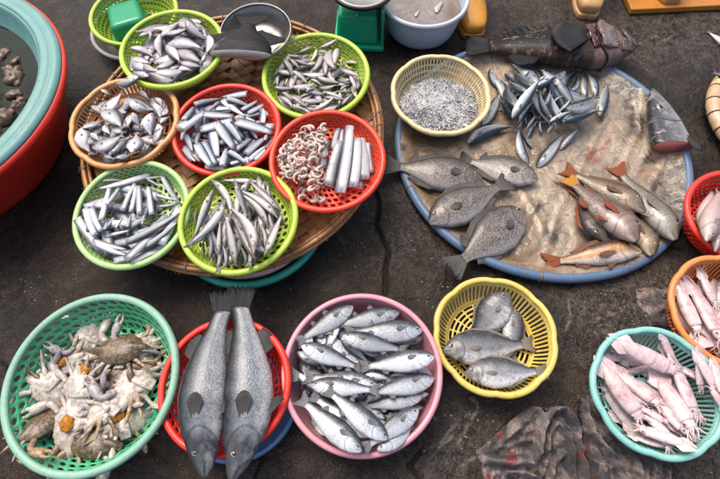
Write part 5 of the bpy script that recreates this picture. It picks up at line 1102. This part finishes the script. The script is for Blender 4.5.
def crab_parts(seed):
    r_ = random.Random(seed); out = []; n, m = 60, 16
    def rad(a):
        x, y = math.cos(a), math.sin(a); r = .42/((abs(x/1.0)**2.6+abs(y/.72)**2.2)**(1/2.4))
        sp = math.exp(-((abs(x)-1)/.012)**2)*.16*(y > -.3)                                       # side spines
        tooth = .022*abs(math.sin(9*a)) if y > .12 else 0
        return r+sp+tooth
    for nm, sg, hgt, mt in (('carapace', 1, .15, M_cs), ('underside', -1, .13, M_cw)):
        V, F = [], []
        for j in range(m):
            f = j/(m-1)
            for i in range(n):
                a = 2*math.pi*i/n; q = rad(a)*(f if f < 1 else 1); z = sg*hgt*(1-f**2.6)**.7
                if sg > 0: z += .016*math.sin(7*q*math.cos(a))*math.cos(6*q*math.sin(a))*(1-f)
                else:
                    x_, y_ = q*math.cos(a), q*math.sin(a); z += .03*math.exp(-((abs(x_)-.0)/.10)**2)*(y_ < .1)*(1-f)*-1+.022*abs(math.sin(y_*17+abs(x_)*5))*(abs(x_) > .05)*(1-f)
                V.append((q*math.cos(a), q*math.sin(a), z+(0 if f < 1 else sg*.004)))
        F = grid_faces(m, n, flip=sg < 0); out.append((nm, mesh('crab_'+nm, V, F, mt)))
    V = []; V, F, U = tube([(0, -.36, -.085), (0, -.2, -.14), (0, -.02, -.155), (0, .1, -.14)], [.10, .105, .075, .01], 12, 17, flat=.28); V = [(x, y, z+.004*math.sin(y*60)) for x, y, z in map(tuple, V)]; out.append(('abdomen_flap', mesh('crab_flap', V, F, M_cw)))
    for sx in (-1, 1):
        fold = r_.uniform(-.1, .25)
        P = [(sx*.28, .20, -.03), (sx*.44, .32+fold*.3, -.05), (sx*(.47-fold*.3), .44, -.03)]; mb = MB(); mb.add(*tube(P, [.045, .062, .070, .05], 9, 9))
        p2 = np.array(P[-1]); ang = 1.57+sx*(.35+fold*1.5); d = np.array((math.cos(ang), math.sin(ang), 0)); nn = np.array((-d[1], d[0], 0))
        mb.add(*tube([p2-d*.03, p2+d*.08, p2+d*.22, p2+d*.30], [.055, .098, .108, .07], 10, 9, flat=.7))
        for e in (-1, 1): mb.add(*tube([p2+d*.26+nn*.035*e, p2+d*.38+nn*.062*e, p2+d*.50+nn*.022*e], [.052, .036, .008], 8, 8))
        out.append(('claw', mb.mesh('crab_claw', r_.choice((M_cb, M_cw, M_co, M_cw)))))
        for k in range(4):
            a = R(14-27*k)+r_.uniform(-.14, .14); d0 = np.array((sx*math.cos(a), math.sin(a), 0)); p0 = np.array((sx*.27*math.cos(a*.8), .27*math.sin(a)*.8-.02, -.06)); ln = r_.uniform(.68, .85)
            up = r_.uniform(-.03, .10); bk = r_.uniform(-.30, .05); d1 = np.array((sx*math.cos(a+bk), math.sin(a+bk), 0))
            P = [p0, p0+d0*.20*ln+(0, 0, up), p0+d0*.33*ln+(0, 0, up*.9), p0+d0*.33*ln+d1*.17*ln+(0, 0, up*.3-.03), p0+d0*.33*ln+d1*.34*ln+(0, 0, -.08)]
            if k == 3: V, F, U = tube(P, [.035, .045, .034, .036, .075, .055, .01], 8, 21, flat=.5)
            else: V, F, U = tube(P, [.040, .056, .036, .046, .034, .038, .024, .006], 8, 21, flat=.75)
            out.append(('leg', mesh('crab_leg', V, F, r_.choice((M_cb, M_co, M_cs, M_co, M_cw)), U)))
    return out
CR = [crab_parts(s) for s in (3, 8, 14, 21)]
V, F, U = ball((0, 0, 0), (.15, .13, .07), 20, 12); V = [np.array(v)*(1+.35*mnoise.noise(Vector(v)*22)+.2*mnoise.noise(Vector(v)*55)) for v in V]; ROE = mesh('roe', V, F, M_roe)
gcr = 'crabs in the sea green basket'; cxx, cyy = BK['crab'][0], BK['crab'][1]
def crab(px, py, S, yaw, belly, roe, label, var, tilt=(0, 0), sink=.0):
    px, py = 220+(px-220)*.87, 250+(py-250)*.87; x, y = 0+px/2.533, 290+py/2.533; z = .05
    for _ in range(3): q = unp(x, y, z); z = float(np.percentile([hget(q[0]+S*.25*math.cos(b), q[1]+S*.25*math.sin(b)) for b in np.linspace(0, 5.8, 8)], 60))+S*.12-sink
    M = Matrix.Translation((q[0], q[1], z)) @ Matrix.Rotation(R(yaw), 4, 'Z') @ Matrix.Rotation(R(tilt[0]), 4, 'X') @ Matrix.Rotation(R(tilt[1]+(180 if belly else 0)), 4, 'Y') @ Matrix.Diagonal((S, S, S, 1))
    t = thing('crab', label, 'crab', M, gcr)
    for nm, me in CR[var]: link(nm, me, t)
    if roe: link('roe', ROE, t, Matrix.Translation(roe))
    r_ = np.linspace(-1, 1, 25)*S*.45; a, b = np.meshgrid(r_, r_*.75); k = (a/(S*.45))**2+(b/(S*.34))**2 < 1; c_, s_ = math.cos(R(yaw)), math.sin(R(yaw)); zt = z+S*.10*(1-((a/(S*.45))**2+(b/(S*.34))**2))
    splat(np.stack([q[0]+(a*c_-b*s_)[k], q[1]+(a*s_+b*c_)[k], zt[k]], 1))
dcr = 'pale filler crab under others, shell up to darken gaps, in the big sea green basket'
for a in (((150, 240), 30), ((300, 260), 100), ((230, 330), -60), ((330, 170), 160), ((120, 330), 20)):  # filler crabs, turned shell up so gaps between the pale ones look dark
    crab(a[0][0], a[0][1], .125, a[1], False, None, dcr.replace('pale', 'dark'), rnd.randrange(4), (rnd.uniform(-20, 20), rnd.uniform(-20, 20)))
for args in ((225, 105, .12, 80, True, None, 'white crab at the back of the sea green basket, claws up against the wall', 0, (25, 0)), (155, 172, .12, 200, True, (.05, .0, -.16), 'white crab with orange roe at the upper left of the sea green basket', 1, (0, 20)),
             (118, 248, .14, 160, True, None, 'greyish crab at the left of the heap, legs stretched to the basket wall', 2, (0, -15)), (92, 350, .14, 250, False, None, 'brown-legged crab at the lower left of the sea green basket', 3, (20, -30)),
             (372, 130, .13, 20, True, None, 'white-bellied crab at the upper right wall of the sea green basket', 1, (15, 10)), (300, 195, .13, 130, False, None, 'dark crab shell half buried in the middle of the sea green basket', 2, (10, 0)),
             (330, 345, .14, 20, True, (.1, .12, -.15), 'pale crab with orange roe near the lower right wall of the sea green basket', 3, (0, 15)), (280, 300, .14, 60, True, None, 'bluish-legged crab lying belly up in the middle right of the sea green basket', 0, (-10, 10)),
             (240, 400, .15, 170, False, None, 'brown crab shell at the front wall of the sea green basket, back up', 2, (12, 0)), (170, 360, .15, 100, True, (-.05, -.02, -.17), 'white crab split open with bright orange roe at the front of the sea green basket', 3, (0, -8)),
             (365, 230, .16, 75, True, None, 'largest white-bellied crab, at the right of the sea green basket', 1, (8, 12)), (318, 135, .15, 5, False, None, 'olive brown crab back up at the back right of the sea green basket', 2, (-12, 0)),
             (232, 180, .14, 60, True, (.14, -.06, -.15), 'white-legged crab with a big orange roe lump, upper middle of the sea green basket', 0, (0, 10)), (203, 270, .145, 100, True, None, 'white crab lying belly up on top in the centre of the sea green basket', 3, (-6, -6))):
    crab(*args)

# --- shellfish in the tub
M_shell = crab_mat('dark_shell', (.030, .026, .023), (.065, .045, .032), (.11, .10, .09), .9); M_shell2 = crab_mat('rusty_shell', (.085, .042, .022), (.12, .07, .04), (.05, .035, .03), .8)
SHM = []
for k in range(5):
    V, F, U = ball((0, 0, 0), (1., .78, .55), 26, 16); V = [np.array(v)*(1+.4*mnoise.noise(Vector(v)*1.6+Vector((k*9, 0, 0)))+.25*mnoise.noise(Vector(v)*5+Vector((k*5, 1, 2)))) for v in V]
    SHM.append(mesh('shellfish', V, F, M_shell if k % 2 else M_shell2))
for i in range(230):
    a = rnd.uniform(0, 6.283); r = .385*math.sqrt(rnd.random()); x, y = TX+r*math.cos(a), TY+r*math.sin(a)
    if x < -1.75: continue
    if y-TY > .24: continue
    S = rnd.uniform(.016, .042); z = rnd.uniform(.214, .236); M = Matrix.Translation((x, y, z)) @ Matrix.Rotation(rnd.uniform(0, 6.28), 4, 'Z') @ Matrix.Rotation(rnd.uniform(-.5, .5), 4, 'X') @ Matrix.Diagonal((S, S, S, 1))
    o = link('shellfish', rnd.choice(SHM)); o.matrix_world = M; tag(o, 'dark knobbly shellfish half sunk in the water of the red tub', 'shellfish', 'shellfish in the red tub')
    g_ = np.linspace(-S*.8, S*.8, 15); a_, b_ = np.meshgrid(g_, g_*.8); splat(np.stack([x+a_.ravel(), y+b_.ravel(), np.full(a_.size, z+S*.1)], 1))

# --- bits of fish in the rinsing water
M_bit = simple('pale_scrap', (.42, .36, .34), .3, 0, .4, 20, coat=.4)
for px, py, S, lab in ((440, 8, .035, 'pale triangular fish scrap floating in the white basin of water'), (418, 14, .02, 'small reddish scrap floating in the middle of the white basin of water')):
    q = unp(px, py, .112); V, F, U = tube([(-S, 0, 0), (-.3*S, .25*S, 0), (S, .1*S, .2*S)], [.12*S, .45*S, .08*S], 8, 9, flat=.35); o = link('fish_scrap', mesh('scrap', V, F, M_bit)); o.location = (q[0], q[1], .113); o.rotation_euler = (0, 0, 1.1); tag(o, lab, 'fish scrap')

# --- weighing scale
M_gp = NT('green_enamel'); t = M_gp; p = t.obj(); n = t.noise(p, 9, 5, .65); n2 = t.noise(p, 60, 4, .7)
c = t.mix(t.ramp(n, [(.4, 0.), (.7, .5)]), (.010, .36, .17), (.03, .44, .25)); c = t.mix(t.ramp(n2, [(.64, 0.), (.70, .9)]), c, (.10, .045, .02))
t.set(t.b, {'Base Color': c, 'Roughness': t.ramp(n, [(.3, .25), (.7, .45)]), 'Normal': t.bump(n2, .15, .004)}); M_gp = t.m
M_blackrim = simple('black_rubber', (.012, .012, .012), .45)
qs = unp(359, 53, 0.); sx_, sy_ = qs[0]-.002, qs[1]
sct = thing('weighing_scale', 'green enamelled kitchen-type weighing scale with a round steel pan', 'scale', Matrix.Translation((sx_, sy_, 0)) @ Matrix.Rotation(R(-3), 4, 'Z'))
bevel(link('base', mesh('scale_base', *box(-.108, .108, 0, .24, .004, .030), M_gp, smooth=False), sct), .008, 3)
V, F = box(-.098, .085, .012, .225, .0302, .150); V = [(x*(1-.10*(z > .1)), y+(.035 if z > .1 and y < .1 else 0), z) for x, y, z in V]
hous = bevel(link('housing', mesh('scale_housing', V, F, M_gp, smooth=False), sct), .016, 4)
V, F = box(-.070, .060, -.0035, .0, 0, .085); o = bevel(link('front_panel', mesh('scale_panel', V, F, M_gp, smooth=False), hous, Matrix.Translation((-.005, .0185, .045)) @ Matrix.Rotation(R(-16), 4, 'X')), .0015, 2)
for x0, x1 in ((.094, .103),): bevel(link('side_plate', mesh('scale_side', *box(x0, x1, .006, .235, .0302, .20), M_gp, smooth=False), sct), .003)
bevel(link('back_plate', mesh('scale_back', *box(-.1, .092, .228, .236, .0302, .20), M_gp, smooth=False), sct), .003)
link('screw', mesh('scale_screw', *[z_ for z_ in lathe([(.001, .004), (.006, .003), (.008, 0), (.008, -.004)], 16)[:2]], M_steel), hous, Matrix.Translation((-.005, .045, .151)))
bevel(link('pan_post', mesh('scale_post', *box(-.016, .016, .10, .13, .1502, .205), M_gp, smooth=False), sct), .003)
bevel(link('pan_support', mesh('scale_support', *box(-.085, .085, .105, .128, .2052, .220), M_gp, smooth=False), sct), .003)
qp = unp(361, 9.5, .232); pc = (qp[0]-sx_, qp[1]-sy_+.125)
link('pan_rim', mesh('scale_panrim', *lathe([(.118, .222), (.126, .224), (.129, .233), (.126, .240), (.119, .240)], 80, True)[:2], M_blackrim), sct, Matrix.Translation((pc[0], pc[1], 0)))
link('pan', mesh('scale_pan', *lathe([(.001, .226), (.06, .227), (.1, .232), (.117, .2395), (.1185, .2375), (.1, .229), (.06, .2235), (.001, .2225)], 80)[:2], M_steel), sct, Matrix.Translation((pc[0], pc[1], 0)))

# --- green lid leaning in the empty lime basket
M_gl = plastic('green_lid_plastic', (.002, .25, .11), .3, amt=.15, worn=(.006, .28, .13))
A = unp(103, 1, .14); 
def lid_pts(z): return [unp(*p, z) for p in ((102, 2), (140, -2), (150, 14), (142, 27), (122, 36), (112, 22))]
gl = thing('plastic_box', 'smooth green plastic box tilted in the empty lime basket', 'box', MEM @ Matrix.Translation((-.03, -.02, .036)) @ Matrix.Rotation(R(24), 4, 'Z') @ Matrix.Rotation(R(-14), 4, 'X'))
V, F = box(-.075, .075, -.10, .115, 0, .075); V = [(x*(1-.12*(z > .05)), y*(1-.06*(z > .05)), z) for x, y, z in V]
bevel(link('body', mesh('box_body', V, F, M_gl, smooth=False), gl), .022, 5)
V, F, U = lathe([(.098, -.004), (.105, -.004), (.105, .004), (.098, .004)], 4, True)
bevel(link('flange', mesh('box_flange', *box(-.084, .084, -.109, .124, -.008, -.0005), M_gl, smooth=False), gl), .004, 2)
t = NT('coarse_netting'); p = t.obj(); n = t.noise(p, 60, 4, .7); t.set(t.b, {'Base Color': t.mix(t.ramp(n, [(.4, 0.), (.6, 1.)]), (.11, .03, .018), (.26, .12, .05)), 'Roughness': .6, 'Normal': t.bump(n, .5, .01)})
mb = MB(); 
for i in range(26):
    P = [(rnd.uniform(-.03, .04)*s_+rnd.uniform(-.02, .02), rnd.uniform(-.03, .03), .012+rnd.uniform(0, .035)) for s_ in (1, 1.6, -1, .5, 1.2)]; mb.add(*tube(P, [.0035, .003], 6, 25))
o = link('netting', mb.mesh('netting', t.m), None, MEM @ Matrix.Translation((.095, .0, .03))); tag(o, 'small tangle of brown netting beside the green box in the empty lime basket', 'netting')

# --- boots
def boot_mat(name, c1, c2): return simple(name, c1, .38, 0, .45, 9, coat=.15, dark=c2, bump=.25)
def boot(px, py, z0, wid, yaw, label, c1, c2, sole, cat='boot', grp=None):
    q = unp(px, py, z0); k = wid/.105; M = Matrix.Translation((q[0], q[1], z0)) @ Matrix.Rotation(R(yaw), 4, 'Z') @ Matrix.Diagonal((k, k, k, 1))
    t = thing('rubber_boot', label, cat, M, grp); m = boot_mat('boot_rubber', c1, c2)
    st = [(0, .024, .030, .012, .042), (.012, .040, .031, .008, .054), (.05, .051, .036, .007, .066), (.10, .054, .043, .007, .080), (.15, .046, .052, .007, .096), (.20, .042, .065, .007, .13), (.26, .040, .08, .007, .15), (.285, .030, .07, .010, .13)]   # (back from toe, half width, -, bottom, top)
    V = []; n = 20
    for (y, w_, zc, zb, zt) in st:
        for i in range(n):
            a = 2*math.pi*i/n; zz = (zb+zt)/2+(zt-zb)/2*math.copysign(abs(math.sin(a))**.8, math.sin(a)); V.append((w_*math.copysign(abs(math.cos(a))**.75, math.cos(a)), y, zz+.012))
    F = grid_faces(len(st), n, flip=True); F.append(tuple(range(n))); F.append(tuple((len(st)-1)*n+i for i in range(n))[::-1])
    o = link('upper', mesh('boot_upper', V, F, m), t); sb = o.modifiers.new('sub', 'SUBSURF'); sb.levels = sb.render_levels = 2
    V, F, U = tube([(0, .225, .09), (0, .228, .16), (0, .232, .26), (0, .235, .36)], [.050, .049, .055, .060], 24, 14, cap=False); o = solid(link('shaft', mesh('boot_shaft', V, F, m), t), .004)
    V = []; sp = [(0, .0), (-.003, .018), (.002, .034), (.03, .046), (.08, .051), (.14, .046), (.20, .041), (.26, .040), (.286, .030), (.290, 0)]
    out = [(x, y) for y, x in sp]+[(-x, y) for y, x in sp[-2:0:-1]]; out = [tuple(p_) for p_ in catmull(out+[out[0]], 64)[:-1]]; no = len(out)
    V = [(x*.97, y, 0.) for x, y in out]+[(x, y, .006) for x, y in out]+[(x, y, .020) for x, y in out]+[(x*.93, y*.985+.002, .0235) for x, y in out]
    F = grid_faces(4, no); F.append(tuple(range(no))[::-1]); F.append(tuple(3*no+i for i in range(no)))
    link('sole', mesh('boot_sole', V, F, sole), t)
M_sole = boot_mat('boot_sole', (.50, .20, .035), (.35, .12, .02)); M_sole2 = boot_mat('pale_boot_sole', (.46, .24, .095), (.30, .15, .06))
boot(473, 40, 0, .125, 3, 'orange-yellow rubber boot cut by the top edge, beside the white basin', (.68, .30, .03), (.50, .18, .015), M_sole)
boot(586, 20, 0, .125, -8, 'tan rubber boot toe at the top edge, standing on bare ground', (.55, .31, .13), (.40, .20, .07), M_sole2)
M_or = simple('orange_board_paint', (.50, .19, .022), .45, 0, .5, 7, dark=(.30, .10, .015)); qb = unp(632, 9.5, .03)
o = link('board', mesh('board', *box(0, .62, 0, .36, .003, .030), M_or, smooth=False)); o.location = (qb[0], qb[1], 0); o.rotation_euler = (0, 0, R(4)); bevel(o, .004); tag(o, 'orange painted board on the ground at the top right edge', 'board')
boot(671, 4, .0305, .12, 4, 'pale yellow boot toe resting on the orange board', (.62, .40, .20), (.48, .26, .10), M_sole2)

# --- patterned cloths
t = NT('patterned_towelling'); uv = t.n('UVMap').outputs[0]; n = t.noise(uv, 5, 3, .6); nf = t.noise(uv, 90, 3, .7); nm = t.noise(uv, 22, 5, .7)
vv = t.n('TexVoronoi', {'Vector': t.n('VectorMath', {0: uv, 1: t.n('VectorMath', {0: t.n('TexNoise', {'Vector': uv, 'Scale': 14.}).outputs[1], 1: (.06, .06, 0)}, operation='MULTIPLY').outputs[0]}, operation='ADD').outputs[0], 'Scale': 15., 'Randomness': .9})
sel = t.n('SeparateColor', {0: vv.outputs['Color']}).outputs
c = t.mix(t.ramp(nm, [(.42, 0.), (.56, 1.)]), (.33, .25, .225), (.085, .068, .063)); c = t.mix(t.ramp(n, [(.48, 0.), (.55, .85)]), c, (.020, .017, .017))  # near-black blotches put missing fold shade into the pattern's colour
rose = t.math('MULTIPLY', t.ramp(vv.outputs['Distance'], [(.30, 1.), (.36, 0.)]), t.math('GREATER_THAN', sel[0], .74)); navy = t.math('MULTIPLY', t.ramp(vv.outputs['Distance'], [(.36, 1.), (.42, 0.)]), t.math('LESS_THAN', sel[0], .48)); coral = t.math('MULTIPLY', t.ramp(vv.outputs['Distance'], [(.2, 1.), (.26, 0.)]), t.math('GREATER_THAN', sel[1], .82))
c = t.mix(t.math('MULTIPLY', navy, t.ramp(nm, [(.4, 1.), (.6, .75)])), c, (.010, .018, .034)); c = t.mix(t.math('MULTIPLY', rose, .95), c, (.22, .018, .026)); c = t.mix(t.math('MULTIPLY', coral, .7), c, (.38, .12, .07))
c = t.mix(t.ramp(nf, [(.46, 0.), (.62, .55)]), c, (.03, .024, .022))
t.set(t.b, {'Base Color': c, 'Roughness': .85, 'Sheen Weight': .2, 'Normal': t.bump(t.math('ADD', nf, nm), .9, .010)}); M_cloth = t.m
def cloth(label, outline, ridges, ox, oy, sc, base=.008, step=.0030, name='cloth'):
    P = lambda pts: [tuple(unp(ox+a/sc, oy+b/sc, .015)[:2]) for a, b in pts]
    ol = P(outline); xs = [p[0] for p in ol]; ys = [p[1] for p in ol]; X, Y = np.meshgrid(np.arange(min(xs)-.01, max(xs)+.01, step), np.arange(min(ys)-.01, max(ys)+.01, step))
    wx, wy = .022*(fbm(X*16, Y*16, 81, 3)-.5), .022*(fbm(X*16, Y*16, 91, 3)-.5); d = poly_dist(X+wx*.5, Y+wy*.5, ol+ol[:1]); ins = in_poly(X+wx*.5, Y+wy*.5, ol); e = np.where(ins, d, -d)
    Z = base*sm(e, -.002, .016)+.010*(fbm(X*9, Y*9, 7, 3)-.4)*sm(e, 0, .03)
    for pts, h, w_ in ridges:
        dd = poly_dist(X+wx, Y+wy, P(pts)); Z = np.maximum(np.maximum(Z, 0), h*1.9*np.exp(-np.abs(dd/(w_*.62))**1.7)*sm(e, -.002, .010))
    for pts, h, w_ in ridges:
        dd = poly_dist(X+wx, Y+wy, P(pts)); Z = Z-.016*np.exp(-((dd-.014)/.0045)**2)*sm(e, 0, .012)
    Z = np.maximum(Z, 0)+.003+.016*(sm(1-np.abs(2*fbm(X*11+wx*9, Y*11+wy*9, 11, 2)-1)*3.2, 0, 1))*sm(e, 0, .012)+.006*(fbm(X*34, Y*34, 12, 3)-.5)*sm(e, 0, .01)
    gy_, gx_ = np.gradient(Z, step); U = np.cumsum(np.sqrt(1+gx_**2), 1)*step, np.cumsum(np.sqrt(1+gy_**2), 0)*step    # pattern runs along the cloth
    idx = -np.ones(X.shape, int); ok = e > -.001; idx[ok] = np.arange(ok.sum()); V = np.stack([X[ok], Y[ok], Z[ok]], 1); uv_ = np.stack([(X+.5*Z)[ok]*1.7, (Y+.5*Z)[ok]*1.7], 1)
    a, b, c_, d_ = idx[:-1, :-1], idx[:-1, 1:], idx[1:, 1:], idx[1:, :-1]; k = (a >= 0) & (b >= 0) & (c_ >= 0) & (d_ >= 0); F = np.stack([a[k], b[k], c_[k], d_[k]], 1)
    o = link(name, mesh(name, V, F, M_cloth, uv_)); tag(o, label, 'cloth'); solid(o, .003, -1); splat(V); return o
cloth('crumpled patterned towel on the ground below the yellow basket, with navy and red blotches', [(40, 300), (70, 285), (150, 210), (240, 140), (345, 55), (395, 60), (420, 95), (450, 58), (510, 60), (555, 120), (600, 220), (625, 330), (640, 480), (640, 560), (60, 560), (70, 400)],
      [([(350, 340), (392, 180), (440, 95), (500, 80), (548, 150), (590, 300), (620, 480), (625, 560)], .034, .017), ([(400, 430), (420, 230), (470, 155), (520, 190), (560, 320), (580, 560)], .026, .012), ([(430, 560), (450, 380), (500, 320), (540, 400), (545, 560)], .028, .013), ([(150, 310), (230, 215), (300, 150), (360, 70)], .016, .014), ([(80, 375), (240, 390), (395, 360)], .020, .012), ([(70, 400), (90, 560)], .02, .014), ([(190, 300), (330, 250)], .012, .012), ([(200, 430), (330, 440), (420, 470)], .018, .012)], 470, 395, 5.54)
cloth('crumpled patterned towel partly under the aqua basket, with a red corner', [(65, 40), (120, -10), (170, 60), (250, 200), (330, 300), (450, 350), (490, 380), (485, 480), (460, 560), (120, 560), (105, 400), (75, 300), (52, 200), (48, 110)],
      [([(65, 90), (75, 230), (140, 300), (215, 350), (250, 430), (260, 560)], .030, .015), ([(170, 190), (230, 260), (290, 330), (320, 450), (330, 560)], .026, .012), ([(250, 260), (320, 320), (365, 400), (375, 560)], .022, .011), ([(105, 310), (150, 400), (165, 560)], .022, .014), ([(395, 370), (400, 460), (395, 560)], .022, .012), ([(480, 385), (470, 470), (450, 560)], .014, .012), ([(110, 60), (130, 160), (190, 260)], .014, .016)], 570, 385, 4.8)
cloth('flat brown printed cloth with dark flowers, lying under the orange basket', [(218, 160), (330, 148), (470, 140), (560, 200), (560, 420), (440, 400), (312, 388), (262, 320), (232, 250)], [([(228, 170), (240, 250), (310, 370)], .004, .008)], 600, 260, 5.98, base=.004)

# --- fish scales and crumbs of ice washed over the ground: nobody could count them
rg = np.random.default_rng(9); V, F = [], []
for i in range(800):
    if i < 350: px, py = rg.uniform(0, 720), rg.uniform(0, 479)
    else:
        c_ = ((338, 235), (650, 45), (600, 320), (455, 300), (640, 275), (470, 430), (400, 220), (30, 280))[int(rg.integers(8))]; px, py = c_[0]+rg.normal()*22, c_[1]+rg.normal()*18
    q = unp(px, py, 0.); x, y = float(q[0]), float(q[1]); z = float(ground_h(np.array([x]), np.array([y]))[0])+.0008
    if float(hget(x, y)) > .006: continue
    r = .0008+.0016*rg.random()**3; a0 = rg.uniform(0, 6.28); b0 = len(V); n = 6
    for k in range(n): V.append((x+r*math.cos(a0+k*1.047)*1.3, y+r*math.sin(a0+k*1.047), z))
    V.append((x, y, z+r*.5)); F += [(b0+k, b0+(k+1) % n, b0+n) for k in range(n)]
M_flake = simple('pale_flake', (.22, .20, .18), .3, 0, .5, 60, coat=.3)
o = link('fish_scales', mesh('fish_scales', V, F, M_flake)); o['kind'] = 'stuff'; tag(o, 'pale fish scales and ice crumbs strewn over the wet ground', 'fish scales')
